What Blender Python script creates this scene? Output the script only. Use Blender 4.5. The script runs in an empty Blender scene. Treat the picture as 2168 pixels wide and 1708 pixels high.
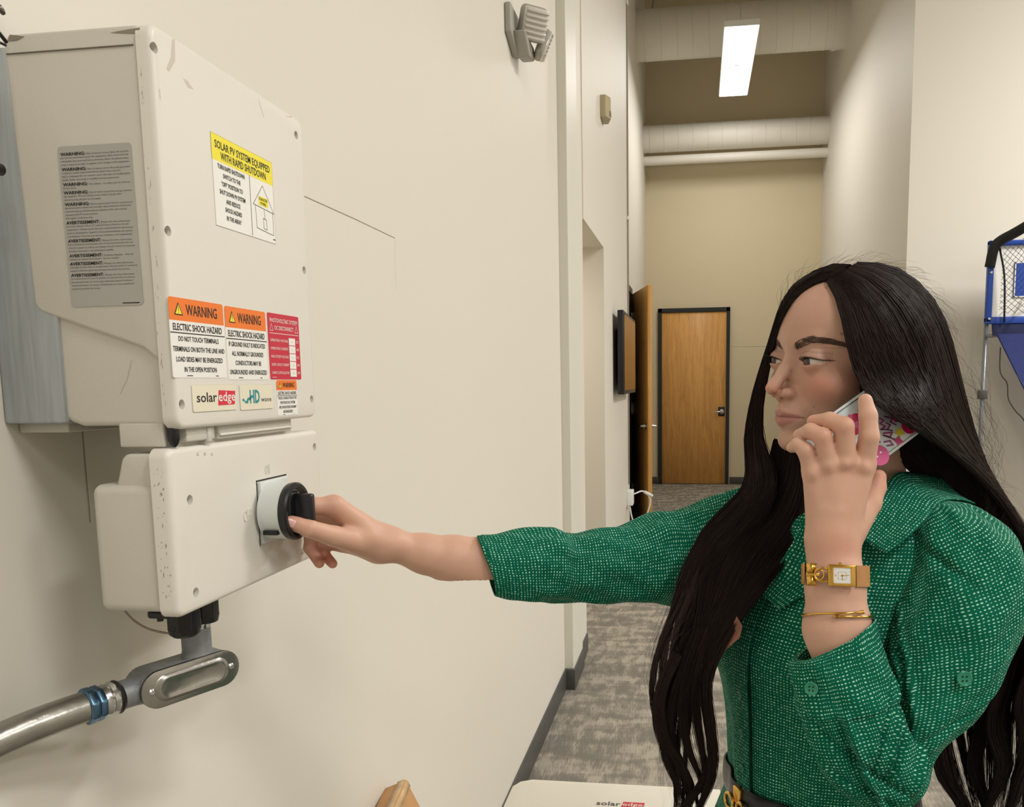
import bpy, bmesh, math, random
import numpy as np
from mathutils import Vector, Matrix
random.seed(7); RNG = np.random.default_rng(7)
SC = bpy.context.scene
COL = SC.collection
PI = math.pi

# ---------------------------------------------------------------- camera
F_PX, CX, CY = 1828.2082, 1212.635, 1042.698
_a, _b, _c = -1.43352089e-01, 1.26791594e-01, -1.28747082e-02
ca, sa, cb, sb, cc, sc_ = np.cos(_a), np.sin(_a), np.cos(_b), np.sin(_b), np.cos(_c), np.sin(_c)
CAM_M = (np.array([[cc, -sc_, 0], [sc_, cc, 0], [0, 0, 1]]) @ np.array([[1, 0, 0], [0, cb, -sb], [0, sb, cb]])
         @ np.array([[ca, 0, -sa], [0, 1, 0], [sa, 0, ca]]))
EYE = np.array([0, 0, 1.5])
def ray(px, py):
    d = CAM_M.T @ np.array([(px - CX) / F_PX, (py - CY) / F_PX, 1.0])
    return np.array([d[0], d[2], -d[1]])
def atY(px, py, y): d = ray(px, py); return d * (y / d[1]) + EYE
def atX(px, py, x): d = ray(px, py); return d * (x / d[0]) + EYE
def atZ(px, py, z): d = ray(px, py); return d * ((z - 1.5) / d[2]) + EYE

cam = bpy.data.cameras.new('camera'); camo = bpy.data.objects.new('camera', cam); COL.objects.link(camo)
r_, d_, f_ = [Vector((CAM_M[i, 0], CAM_M[i, 2], -CAM_M[i, 1])) for i in range(3)]
mw = Matrix.Identity(4)
for i in range(3):
    mw[i][0] = r_[i]; mw[i][1] = -d_[i]; mw[i][2] = -f_[i]; mw[i][3] = EYE[i]
camo.matrix_world = mw
cam.sensor_fit = 'HORIZONTAL'; cam.sensor_width = 36; cam.lens = F_PX / 2168 * 36
cam.shift_x = (1084 - CX) / 2168; cam.shift_y = (CY - 854) / 2168
cam.clip_start = 0.02; cam.clip_end = 100
SC.camera = camo

# ---------------------------------------------------------------- world, exposure, lamps
w = bpy.data.worlds.new('world'); SC.world = w; w.use_nodes = True
w.node_tree.nodes['Background'].inputs[0].default_value = (0.9, 0.88, 0.84, 1)
w.node_tree.nodes['Background'].inputs[1].default_value = 0.3
vs = SC.view_settings
vs.view_transform = 'Standard'; vs.look = 'None'; vs.gamma = 1; vs.use_curve_mapping = False
vs.exposure = 0.04
SC.cycles.max_bounces = 8; SC.cycles.diffuse_bounces = 5; SC.cycles.glossy_bounces = 3
SC.cycles.transparent_max_bounces = 8
SC.cycles.sample_clamp_indirect = 4.0
SC.cycles.caustics_reflective = False; SC.cycles.caustics_refractive = False
# (x, y, z, size x, size y, watts) of the hanging fixtures of the hall
LAMPS = [(0.425, 10.35, 5.0, 0.335, 2.13, 46), (1.9, -0.62, 4.3, 0.3, 1.2, 58), (4.6, 4.5, 5.4, 0.6, 1.85, 275),
         (6.2, -0.62, 5.2, 0.6, 1.85, 110), (7.2, 4.5, 5.4, 0.6, 1.85, 110), (3.0, -4.4, 5.2, 0.6, 1.85, 85)]
def area_light(x, y, z, sx, sy, watts):
    l = bpy.data.lights.new('fixture_lamp', 'AREA'); l.shape = 'RECTANGLE'; l.size = sx; l.size_y = sy
    l.energy = watts; l.color = (1.0, 0.97, 0.93)
    o = bpy.data.objects.new('fixture_lamp', l); COL.objects.link(o); o.location = (x, y, z)
    return o

# ---------------------------------------------------------------- materials
def lin(c):
    if isinstance(c, str):
        c = [int(c[i:i + 2], 16) / 255 for i in (1, 3, 5)]
    return tuple(((v / 12.92) if v <= 0.04045 else ((v + 0.055) / 1.055) ** 2.4) for v in c[:3]) + (1,)
MATS = {}
def mat(name, col, rough=0.5, metal=0.0, spec=0.5, noise=0.0, nscale=20, bump=0.0, bscale=200, emit=None, emit_s=0, coat=0, stretch=(1, 1, 1), sss=0):
    if name in MATS: return MATS[name]
    m = bpy.data.materials.new(name); m.use_nodes = True; nt = m.node_tree; N = nt.nodes; L = nt.links
    p = N['Principled BSDF']; c = lin(col)
    p.inputs['Base Color'].default_value = c; p.inputs['Roughness'].default_value = rough
    p.inputs['Metallic'].default_value = metal; p.inputs['Specular IOR Level'].default_value = spec
    if coat: p.inputs['Coat Weight'].default_value = coat; p.inputs['Coat Roughness'].default_value = 0.1
    if sss: p.inputs['Subsurface Weight'].default_value = sss; p.inputs['Subsurface Radius'].default_value = (0.012, 0.005, 0.003); p.inputs['Subsurface Scale'].default_value = 0.6
    if emit: p.inputs['Emission Color'].default_value = lin(emit); p.inputs['Emission Strength'].default_value = emit_s
    if noise or bump:
        tc = N.new('ShaderNodeTexCoord'); mp = N.new('ShaderNodeMapping'); mp.inputs['Scale'].default_value = stretch
        L.new(tc.outputs['Object'], mp.inputs['Vector'])
    if noise:
        n = N.new('ShaderNodeTexNoise'); n.inputs['Scale'].default_value = nscale; n.inputs['Detail'].default_value = 5
        L.new(mp.outputs[0], n.inputs['Vector'])
        r = N.new('ShaderNodeMapRange'); r.inputs['From Min'].default_value = .3; r.inputs['From Max'].default_value = .7
        r.inputs['To Min'].default_value = 1 - noise; r.inputs['To Max'].default_value = 1 + noise * .5
        L.new(n.outputs['Fac'], r.inputs['Value'])
        mx = N.new('ShaderNodeVectorMath'); mx.operation = 'SCALE'; mx.inputs[0].default_value = c[:3]
        L.new(r.outputs[0], mx.inputs['Scale']); L.new(mx.outputs[0], p.inputs['Base Color'])
    if bump:
        n2 = N.new('ShaderNodeTexNoise'); n2.inputs['Scale'].default_value = bscale; n2.inputs['Detail'].default_value = 3
        L.new(mp.outputs[0], n2.inputs['Vector'])
        b = N.new('ShaderNodeBump'); b.inputs['Strength'].default_value = bump; b.inputs['Distance'].default_value = 0.002
        L.new(n2.outputs['Fac'], b.inputs['Height']); L.new(b.outputs[0], p.inputs['Normal'])
    MATS[name] = m
    return m
def nodes_of(m): return m.node_tree.nodes, m.node_tree.links, m.node_tree.nodes['Principled BSDF']

M_wall = mat('wall_paint', '#dfdbd1', 0.55, spec=.28, noise=.015, nscale=.7, bump=.05, bscale=60)
M_wall2 = mat('wall_paint_cream', '#d9ccad', 0.5, spec=.3, noise=.02, nscale=.8, bump=.08, bscale=60)
M_pil = mat('pilaster_paint', '#dddcd2', 0.45, spec=.3, bump=.06, bscale=60)
M_ceil = mat('ceiling_paint', '#d6cebd', 0.8)
M_base = mat('rubber_baseboard', '#4a4b49', 0.45, noise=.1, nscale=8)
M_black = mat('black_plastic', '#121316', 0.35, noise=.1, nscale=60)
M_blkframe = mat('black_frame_paint', '#1d1f20', 0.45)
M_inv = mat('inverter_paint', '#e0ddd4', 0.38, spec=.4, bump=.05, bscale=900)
M_invshade = mat('inverter_paint_shaded', '#cbc8be', 0.42, spec=.4, bump=.08, bscale=700)  # same cream paint, darkened so the sides carry shade in their colour
M_alu = mat('brushed_aluminium', '#b4bcc2', 0.38, metal=.85, noise=.14, nscale=14, stretch=(14, 14, 1), bump=.1, bscale=120)
M_screw = mat('screw_metal', '#4d4a46', 0.35, metal=.8)
M_hole = mat('screw_recess', '#8c877b', 0.6)
M_cast = mat('cast_aluminium_grey', '#8b8f92', 0.42, metal=.35, noise=.08, nscale=60, bump=.15, bscale=500)
M_zinc = mat('zinc_plate', '#a7a59f', 0.28, metal=.9, noise=.12, nscale=35, bump=.12, bscale=160)
M_steel = mat('bright_steel', '#c9cbcb', 0.2, metal=1)
M_bluenut = mat('blue_zinc_nut', '#5f7f9c', 0.25, metal=.95, noise=.25, nscale=90)
M_white = mat('white_plastic', '#e9ebe8', 0.4)
M_knobw = mat('pale_grey_switch_plastic', '#d3d8d6', 0.4)
M_navy = mat('navy_black_switch_plastic', '#15171e', 0.32)
M_gold = mat('polished_gold', '#e0b35a', 0.17, metal=1)
M_leather = mat('tan_leather', '#b98752', 0.5, noise=.08, nscale=80, bump=.2, bscale=900)
M_beltl = mat('black_leather', '#16171c', 0.38, bump=.2, bscale=900)
M_card = mat('brown_cardboard', '#bd9160', 0.75, noise=.12, nscale=14, stretch=(1, 1, 1), bump=.1, bscale=200)
M_box = mat('white_carton', '#f0ece0', 0.5, noise=.015, nscale=6)
M_duct = mat('white_duct_paint', '#e2ded4', 0.5)
M_ink = mat('black_ink', '#26231f', 0.6)
M_orange = mat('orange_print', '#f07a22', 0.45)
M_yellow = mat('yellow_print', '#f2e432', 0.45)
M_stick = mat('white_sticker', '#efeee9', 0.4)
M_red = mat('red_print', '#c8203c', 0.45)
M_redlogo = mat('red_logo', '#d9293f', 0.45)
M_teal = mat('teal_logo', '#218f94', 0.45)
M_silver = mat('silver_label', '#adaca7', 0.35, metal=.25)
M_grey = mat('grey_plastic', '#98958a', 0.5)
M_lens = mat('ribbed_lens', '#cfccc4', 0.12, spec=.9)
M_emit = mat('light_diffuser', '#ffffff', 0.5, emit='#fffaf0', emit_s=3.2)
M_hair = mat('dark_brown_hair', '#251a17', 0.58, spec=.2)
M_haircore = mat('hair_mass', '#0e0a0a', 0.9, spec=.05)
M_phone = mat('glossy_white_case', '#dce6ea', 0.12, coat=.5)
M_green_btn = mat('green_button', '#2c8a6c', 0.25)
M_pink = mat('pink_print', '#d65a94', 0.3)
M_hotpink = mat('crimson_print', '#c41f55', 0.3)
M_purple = mat('purple_print', '#7b3a78', 0.3)
M_lyellow = mat('lemon_print', '#ecd83c', 0.3)
M_blue = mat('blue_tube', '#2249a8', 0.35)
M_bluecloth = mat('blue_fabric', '#2a3674', 0.8, noise=.1, nscale=40)
M_redhoop = mat('red_hoop', '#c22a26', 0.4)
M_tape = mat('clear_tape', '#cfae82', 0.25, noise=.2, nscale=40)

def wood(name, col):
    m = mat(name, col, 0.42, spec=.35); N, L, p = nodes_of(m)
    tc = N.new('ShaderNodeTexCoord'); mp = N.new('ShaderNodeMapping'); mp.inputs['Scale'].default_value = (7, 7, .55)
    n = N.new('ShaderNodeTexNoise'); n.inputs['Scale'].default_value = 2.2; n.inputs['Detail'].default_value = 8; n.inputs['Distortion'].default_value = 1.3
    wv = N.new('ShaderNodeTexNoise'); wv.inputs['Scale'].default_value = 26; wv.inputs['Detail'].default_value = 2
    L.new(tc.outputs['Object'], mp.inputs[0]); L.new(mp.outputs[0], n.inputs['Vector']); L.new(mp.outputs[0], wv.inputs['Vector'])
    cr = N.new('ShaderNodeValToRGB'); e = cr.color_ramp.elements
    e[0].position = .32; e[0].color = lin('#c08a4a'); e[1].position = .62; e[1].color = lin('#e0aa62')
    mx = N.new('ShaderNodeMath'); mx.operation = 'MULTIPLY_ADD'; mx.inputs[1].default_value = .35
    L.new(wv.outputs['Fac'], mx.inputs[0]); 
    ms = N.new('ShaderNodeMath'); ms.operation = 'MULTIPLY'; ms.inputs[1].default_value = .68
    L.new(n.outputs['Fac'], ms.inputs[0]); L.new(ms.outputs[0], mx.inputs[2])
    L.new(mx.outputs[0], cr.inputs[0]); L.new(cr.outputs[0], p.inputs['Base Color'])
    return m
M_wood = wood('oak_veneer', '#cf9550')

def carpet():
    m = mat('woven_carpet', '#8d877c', 0.95, spec=.1); N, L, p = nodes_of(m)
    tc = N.new('ShaderNodeTexCoord')
    def noise(sx, sy, sc, det=3, dist=0):
        mp = N.new('ShaderNodeMapping'); mp.inputs['Scale'].default_value = (sx, sy, 1)
        n = N.new('ShaderNodeTexNoise'); n.inputs['Scale'].default_value = sc; n.inputs['Detail'].default_value = det; n.inputs['Distortion'].default_value = dist
        L.new(tc.outputs['Object'], mp.inputs[0]); L.new(mp.outputs[0], n.inputs['Vector']); return n.outputs['Fac']
    a = noise(1, 3.2, 3.2, 4, .4); b = noise(3.5, 1, 6, 4, .4); c = noise(60, 6, 3, 2)
    def math_(op, x, y):
        q = N.new('ShaderNodeMath'); q.operation = op
        for i, v in enumerate((x, y)):
            if isinstance(v, (int, float)): q.inputs[i].default_value = v
            else: L.new(v, q.inputs[i])
        return q.outputs[0]
    s = math_('ADD', math_('MULTIPLY', a, .42), math_('MULTIPLY', b, .36)); s = math_('ADD', s, math_('MULTIPLY', c, .22))
    cr = N.new('ShaderNodeValToRGB'); e = cr.color_ramp.elements
    e[0].position = .43; e[0].color = lin('#7d7971'); e[1].position = .57; e[1].color = lin('#aba498')
    x = e.new(.49); x.color = lin('#8a857b'); x = e.new(.53); x.color = lin('#9d968a')
    L.new(s, cr.inputs[0]); L.new(cr.outputs[0], p.inputs['Base Color'])
    bp = N.new('ShaderNodeBump'); bp.inputs['Strength'].default_value = .5; bp.inputs['Distance'].default_value = .004
    L.new(c, bp.inputs['Height']); L.new(bp.outputs[0], p.inputs['Normal'])
    return m
M_carpet = carpet()

def scuffed(name, base, scale, thr, dark, stretch=(1, 1, 1)):
    m = mat(name, base, 0.4, spec=.4); N, L, p = nodes_of(m)
    tc = N.new('ShaderNodeTexCoord'); mp = N.new('ShaderNodeMapping'); mp.inputs['Scale'].default_value = stretch
    n = N.new('ShaderNodeTexNoise'); n.inputs['Scale'].default_value = scale; n.inputs['Detail'].default_value = 8; n.inputs['Roughness'].default_value = .7
    L.new(tc.outputs['Object'], mp.inputs[0]); L.new(mp.outputs[0], n.inputs['Vector'])
    cr = N.new('ShaderNodeValToRGB'); e = cr.color_ramp.elements
    e[0].position = thr; e[0].color = lin(base); e[1].position = thr + .06; e[1].color = lin(dark)
    L.new(n.outputs['Fac'], cr.inputs[0]); L.new(cr.outputs[0], p.inputs['Base Color'])
    return m
M_scuff = scuffed('scuffed_cream_rim', '#d9d4c4', 40, .66, '#8f8b80', (1, 1, .6))

def fabric():
    m = mat('green_dotted_fabric', '#0c6f58', 0.85, spec=.1); N, L, p = nodes_of(m)
    uv = N.new('ShaderNodeUVMap'); uv.uv_map = 'UVMap'
    # slight wobble of the printed rows
    nz = N.new('ShaderNodeTexNoise'); nz.inputs['Scale'].default_value = 60; nz.inputs['Detail'].default_value = 1
    L.new(uv.outputs[0], nz.inputs['Vector'])
    wob = N.new('ShaderNodeVectorMath'); wob.operation = 'MULTIPLY_ADD'
    wob.inputs[1].default_value = (.0035, .0035, 0)
    L.new(nz.outputs['Color'], wob.inputs[0]); L.new(uv.outputs[0], wob.inputs[2])
    sc = N.new('ShaderNodeVectorMath'); sc.operation = 'MULTIPLY'; sc.inputs[1].default_value = (1 / .0043, 1 / .0037, 0)
    L.new(wob.outputs[0], sc.inputs[0])
    fl = N.new('ShaderNodeVectorMath'); fl.operation = 'FLOOR'; L.new(sc.outputs[0], fl.inputs[0])
    fr = N.new('ShaderNodeVectorMath'); fr.operation = 'FRACTION'; L.new(sc.outputs[0], fr.inputs[0])
    sb_ = N.new('ShaderNodeVectorMath'); sb_.operation = 'SUBTRACT'; sb_.inputs[1].default_value = (.5, .5, 0); L.new(fr.outputs[0], sb_.inputs[0])
    dv = N.new('ShaderNodeVectorMath'); dv.operation = 'MULTIPLY'; dv.inputs[1].default_value = (1 / .34, 1 / .24, 0); L.new(sb_.outputs[0], dv.inputs[0])
    ln = N.new('ShaderNodeVectorMath'); ln.operation = 'LENGTH'; L.new(dv.outputs[0], ln.inputs[0])
    wn = N.new('ShaderNodeTexWhiteNoise'); wn.noise_dimensions = '2D'; L.new(fl.outputs[0], wn.inputs['Vector'])
    ad = N.new('ShaderNodeMath'); ad.operation = 'MULTIPLY_ADD'; ad.inputs[1].default_value = .55; L.new(wn.outputs['Value'], ad.inputs[0]); L.new(ln.outputs['Value'], ad.inputs[2])
    mr = N.new('ShaderNodeMapRange'); mr.inputs['From Min'].default_value = 1.12; mr.inputs['From Max'].default_value = .72
    L.new(ad.outputs[0], mr.inputs['Value'])
    mx = N.new('ShaderNodeMix'); mx.data_type = 'RGBA'; mx.inputs[6].default_value = lin('#066049'); mx.inputs[7].default_value = lin('#a6dcc6')
    L.new(mr.outputs[0], mx.inputs[0]); L.new(mx.outputs[2], p.inputs['Base Color'])
    n2 = N.new('ShaderNodeTexNoise'); n2.inputs['Scale'].default_value = 26; n2.inputs['Detail'].default_value = 3
    L.new(uv.outputs[0], n2.inputs['Vector'])
    bp = N.new('ShaderNodeBump'); bp.inputs['Strength'].default_value = .45; bp.inputs['Distance'].default_value = .012
    L.new(n2.outputs['Fac'], bp.inputs['Height']); L.new(bp.outputs[0], p.inputs['Normal'])
    return m
M_fabric = fabric()

def skin():
    m = mat('skin', '#d2a283', 0.48, spec=.35, sss=.12); N, L, p = nodes_of(m)
    at = N.new('ShaderNodeVertexColor'); at.layer_name = 'tint'
    tc = N.new('ShaderNodeTexCoord'); n = N.new('ShaderNodeTexNoise'); n.inputs['Scale'].default_value = 35; n.inputs['Detail'].default_value = 4
    L.new(tc.outputs['Object'], n.inputs['Vector'])
    r = N.new('ShaderNodeMapRange'); r.inputs['To Min'].default_value = .93; r.inputs['To Max'].default_value = 1.07; L.new(n.outputs['Fac'], r.inputs['Value'])
    mx = N.new('ShaderNodeVectorMath'); mx.operation = 'SCALE'; L.new(at.outputs['Color'], mx.inputs[0]); L.new(r.outputs[0], mx.inputs['Scale'])
    L.new(mx.outputs[0], p.inputs['Base Color'])
    n2 = N.new('ShaderNodeTexNoise'); n2.inputs['Scale'].default_value = 900; L.new(tc.outputs['Object'], n2.inputs['Vector'])
    bp = N.new('ShaderNodeBump'); bp.inputs['Strength'].default_value = .12; bp.inputs['Distance'].default_value = .0006
    L.new(n2.outputs['Fac'], bp.inputs['Height']); L.new(bp.outputs[0], p.inputs['Normal'])
    return m
M_skin = skin()

# ---------------------------------------------------------------- object helpers
def put(o, parent=None, **props):
    COL.objects.link(o)
    if parent is not None:
        o.parent = parent
        base = Vector((0, 0, 0)); q = parent
        while q is not None: base += Vector(q.location); q = q.parent
        o.location = Vector(o.location) - base
    for k, v in props.items(): o[k] = v
    return o
def thing(name, loc, label, cat, group=None):
    o = bpy.data.objects.new(name, None); o.location = loc; COL.objects.link(o)
    o['label'] = label; o['category'] = cat
    if group: o['group'] = group
    return o
def mesh(name, verts, faces, m, parent=None, smooth=False, **props):
    me = bpy.data.meshes.new(name)
    me.from_pydata([tuple(v) for v in verts], [], [tuple(int(i) for i in f) for f in faces])
    if smooth: me.polygons.foreach_set('use_smooth', [True] * len(me.polygons))
    for mm in (m if isinstance(m, (list, tuple)) else [m]): me.materials.append(mm)
    me.update()
    return put(bpy.data.objects.new(name, me), parent, **props)
def fast_mesh(name, V, Fq, m, parent=None, smooth=True, uv=None, tint=None, tri=False, **props):
    V = np.asarray(V, np.float32); Fq = np.asarray(Fq, np.int32); k = Fq.shape[1]
    me = bpy.data.meshes.new(name)
    me.vertices.add(len(V)); me.vertices.foreach_set('co', V.ravel())
    me.loops.add(Fq.size); me.loops.foreach_set('vertex_index', Fq.ravel())
    me.polygons.add(len(Fq)); me.polygons.foreach_set('loop_start', np.arange(len(Fq), dtype=np.int32) * k)
    try: me.polygons.foreach_set('loop_total', np.full(len(Fq), k, np.int32))
    except Exception: pass
    me.update(calc_edges=True); me.validate()
    if smooth: me.polygons.foreach_set('use_smooth', np.ones(len(me.polygons), bool))
    if uv is not None:
        l = me.uv_layers.new(name='UVMap'); l.data.foreach_set('uv', np.asarray(uv, np.float32)[Fq.ravel()].ravel() if len(uv) == len(V) else np.asarray(uv, np.float32).ravel())
    if tint is not None:
        a = me.color_attributes.new('tint', 'FLOAT_COLOR', 'POINT')
        a.data.foreach_set('color', np.concatenate([tint, np.ones((len(tint), 1))], 1).astype(np.float32).ravel())
    me.materials.append(m)
    return put(bpy.data.objects.new(name, me), parent, **props)
def from_bm(name, bm, m, parent=None, smooth=False, **props):
    me = bpy.data.meshes.new(name); bm.normal_update(); bm.to_mesh(me); bm.free()
    if smooth:
        me.polygons.foreach_set('use_smooth', [True] * len(me.polygons))
    for mm in (m if isinstance(m, (list, tuple)) else [m]): me.materials.append(mm)
    return put(bpy.data.objects.new(name, me), parent, **props)
def add_box(bm, x0, x1, y0, y1, z0, z1, bev=0, seg=3, mtx=None):
    r = bmesh.ops.create_cube(bm, size=1)
    vs_ = r['verts']
    for v in vs_:
        v.co = Vector((x0 + (v.co.x + .5) * (x1 - x0), y0 + (v.co.y + .5) * (y1 - y0), z0 + (v.co.z + .5) * (z1 - z0)))
    if bev:
        es = list({e for v in vs_ for e in v.link_edges})
        r2 = bmesh.ops.bevel(bm, geom=es, offset=bev, segments=seg, affect='EDGES', profile=.5)
        vs_ = list({v for f in r2['faces'] for v in f.verts} | {v for v in vs_ if v.is_valid})
    if mtx is not None:
        for v in vs_: v.co = mtx @ v.co
    return vs_
def box(name, b, m, parent=None, bev=0, seg=3, mtx=None, smooth=None, **props):
    bm = bmesh.new(); add_box(bm, *b, bev=bev, seg=seg, mtx=mtx)
    return from_bm(name, bm, m, parent, smooth=(bev > 0) if smooth is None else smooth, **props)
def prism(pts, d0, d1, axis, bev=0, seg=3):
    """pts: 2D outline; extruded along axis ('x','y','z') from d0 to d1"""
    bm = bmesh.new()
    def mk(p, d):
        if axis == 'x': return (d, p[0], p[1])
        if axis == 'y': return (p[0], d, p[1])
        return (p[0], p[1], d)
    a = [bm.verts.new(mk(p, d0)) for p in pts]; b = [bm.verts.new(mk(p, d1)) for p in pts]
    n = len(pts)
    bm.faces.new(a); bm.faces.new(b[::-1])
    for i in range(n): bm.faces.new((a[i], b[i], b[(i + 1) % n], a[(i + 1) % n]))
    bmesh.ops.recalc_face_normals(bm, faces=bm.faces)
    if bev: bmesh.ops.bevel(bm, geom=list(bm.edges), offset=bev, segments=seg, affect='EDGES', profile=.5)
    return bm
def frame(n, up=(0, 0, 1)):
    n = Vector(n).normalized(); up = Vector(up)
    if abs(n.dot(up)) > .98: up = Vector((1, 0, 0))
    u = up.cross(n).normalized(); v = n.cross(u)
    return u, v, n
def lathe(name, p0, axis, prof, m, parent=None, n=32, smooth=True, **props):
    """prof: list of (distance along the axis, radius)"""
    u, v, a = frame(axis); p0 = Vector(p0); V = []; Fc = []
    for d, r in prof:
        for k in range(n):
            t = 2 * PI * k / n; V.append(p0 + a * d + u * (r * math.cos(t)) + v * (r * math.sin(t)))
    for i in range(len(prof) - 1):
        for k in range(n):
            k2 = (k + 1) % n; Fc.append((i * n + k, i * n + k2, (i + 1) * n + k2, (i + 1) * n + k))
    c0 = len(V); V.append(p0 + a * prof[0][0]); V.append(p0 + a * prof[-1][0])
    for k in range(n):
        k2 = (k + 1) % n
        Fc.append((c0, k2, k)); Fc.append((c0 + 1, (len(prof) - 1) * n + k, (len(prof) - 1) * n + k2))
    o = mesh(name, V, Fc, m, parent, smooth=smooth, **props)
    if smooth: auto_smooth(o)
    return o
def auto_smooth(o, ang=35):
    me = o.data; bm = bmesh.new(); bm.from_mesh(me); lim = math.radians(ang)
    for e in bm.edges:
        if len(e.link_faces) == 2 and e.calc_face_angle(0) > lim: e.smooth = False
    bm.to_mesh(me); bm.free()
def catmull(P, n):
    """resample the rows of P (any width) with a centripetal-ish Catmull-Rom to n rows"""
    P = np.asarray(P, float); k = len(P)
    d = np.r_[0, np.cumsum(np.linalg.norm(np.diff(P[:, :3], axis=0), axis=1) + 1e-9)]
    t = np.linspace(0, d[-1], n); idx = np.clip(np.searchsorted(d, t, side='right') - 1, 0, k - 2)
    m = np.zeros_like(P); m[1:-1] = (P[2:] - P[:-2]) / (d[2:] - d[:-2])[:, None]
    m[0] = (P[1] - P[0]) / (d[1] - d[0]); m[-1] = (P[-1] - P[-2]) / (d[-1] - d[-2])
    h = (d[idx + 1] - d[idx])[:, None]; s = ((t - d[idx]) / (d[idx + 1] - d[idx]))[:, None]
    h00 = 2 * s**3 - 3 * s**2 + 1; h10 = s**3 - 2 * s**2 + s; h01 = -2 * s**3 + 3 * s**2; h11 = s**3 - s**2
    return h00 * P[idx] + h10 * h * m[idx] + h01 * P[idx + 1] + h11 * h * m[idx + 1]
def tube(name, pts, rad, m, parent=None, n=10, res=None, cap=True, **props):
    P = np.array([list(p) for p in pts], float)
    if res: P = catmull(P, res)
    R = np.full(len(P), rad) if np.isscalar(rad) else np.interp(np.linspace(0, 1, len(P)), np.linspace(0, 1, len(rad)), rad)
    V, Fc = sweep(P, R, R, n)
    Fc = [tuple(f) for f in Fc]
    if cap:
        Fc.append(tuple(range(n))[::-1]); Fc.append(tuple(range(len(V) - n, len(V))))
    return mesh(name, V, Fc, m, parent, smooth=True, **props)
def frames_along(P, up0=None):
    T = np.gradient(P, axis=0); T /= np.linalg.norm(T, axis=1)[:, None] + 1e-12
    u = np.array(up0 if up0 is not None else ([0, 0, 1] if abs(T[0][2]) < .9 else [1, 0, 0]), float)
    U = np.zeros_like(P)
    for i in range(len(P)):
        u = u - T[i] * u.dot(T[i]); u /= np.linalg.norm(u) + 1e-12; U[i] = u
    return T, U, np.cross(T, U)
def sweep(P, Ru, Rv, n, up0=None):
    T, U, W = frames_along(P, up0)
    a = np.linspace(0, 2 * PI, n, endpoint=False)
    V = (P[:, None, :] + (U * np.asarray(Ru)[:, None])[:, None, :] * np.cos(a)[None, :, None] + (W * np.asarray(Rv)[:, None])[:, None, :] * np.sin(a)[None, :, None]).reshape(-1, 3)
    i = np.arange(len(P) - 1)[:, None] * n; k = np.arange(n)[None, :]; k2 = (k + 1) % n
    Fc = np.stack([i + k, i + k2, i + n + k2, i + n + k], -1).reshape(-1, 4)
    return V, Fc
def rounded(w, h, r, seg=6, cx=0, cy=0):
    pts = []
    for sx, sy, a0 in ((1, 1, 0), (-1, 1, 90), (-1, -1, 180), (1, -1, 270)):
        for k in range(seg + 1):
            a = math.radians(a0 + 90 * k / seg)
            pts.append((cx + sx * (w / 2 - r) + r * math.cos(a), cy + sy * (h / 2 - r) + r * math.sin(a)))
    return pts

# ---------------------------------------------------------------- lettering
_tc = bpy.data.curves.new('lettering', 'FONT'); _tc.resolution_u = 2; _to = bpy.data.objects.new('lettering', _tc); COL.objects.link(_to)
_cache = {}
def glyphs(s, bold=0.0):
    if (s, bold) in _cache: return _cache[(s, bold)]
    _tc.body = s; _tc.size = 1; _tc.offset = bold
    dg = bpy.context.evaluated_depsgraph_get(); dg.update()
    me = bpy.data.meshes.new_from_object(_to.evaluated_get(dg))
    n = len(me.vertices); co = np.zeros(n * 3); me.vertices.foreach_get('co', co); co = co.reshape(-1, 3)[:, :2]
    fs = [tuple(p.vertices) for p in me.polygons]; bpy.data.meshes.remove(me)
    _cache[(s, bold)] = (co, fs)
    return co, fs
_CAP = None
class Print:
    """flat print laid on a plane: origin O, right U, up W (unit vectors)"""
    def __init__(self, O, U, W, lift=0.0004):
        self.O, self.U, self.W = np.array(O, float), np.array(U, float), np.array(W, float)
        self.N = np.cross(self.U, self.W); self.lift = lift; self.v = []; self.f = []
    def at(self, x, y, l=0): return self.O + self.U * x + self.W * y + self.N * (self.lift + l)
    def text(self, s, x, y, h, w=None, align='l', bold=0.0, shear=0):
        global _CAP
        if _CAP is None: _CAP = glyphs('H')[0][:, 1].max()
        co, fs = glyphs(s, bold); co = co.copy()
        x0, x1 = co[:, 0].min(), co[:, 0].max(); k = h / _CAP
        kx = (w / (x1 - x0)) if w else k * .72
        co[:, 0] = (co[:, 0] - x0) * kx; tw = (x1 - x0) * kx; co[:, 1] *= k
        co[:, 0] += co[:, 1] * shear
        if align == 'c': co[:, 0] -= tw / 2
        if align == 'r': co[:, 0] -= tw
        b = len(self.v); self.v += [self.at(x + a, y + c) for a, c in co]; self.f += [tuple(b + i for i in f) for f in fs]
        return tw
    def poly(self, pts, l=0):
        b = len(self.v); self.v += [self.at(a, c, l) for a, c in pts]; self.f.append(tuple(range(b, b + len(pts))))
    def rect(self, x0, y0, x1, y1, l=0): self.poly([(x0, y0), (x1, y0), (x1, y1), (x0, y1)], l)
    def line(self, pts, t, closed=False):
        P = [Vector(p) for p in pts]; n = len(P)
        for i in range(n if closed else n - 1):
            a, b = P[i], P[(i + 1) % n]; d = (b - a).normalized(); q = Vector((-d.y, d.x)) * t / 2; e = d * t / 2
            self.poly([a - e - q, b + e - q, b + e + q, a - e + q])
    def disc(self, x, y, r, n=16, l=0): self.poly([(x + r * math.cos(2 * PI * k / n), y + r * math.sin(2 * PI * k / n)) for k in range(n)], l)
    def make(self, name, m, parent, **props):
        return mesh(name, self.v, self.f, m, parent, **props)
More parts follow.
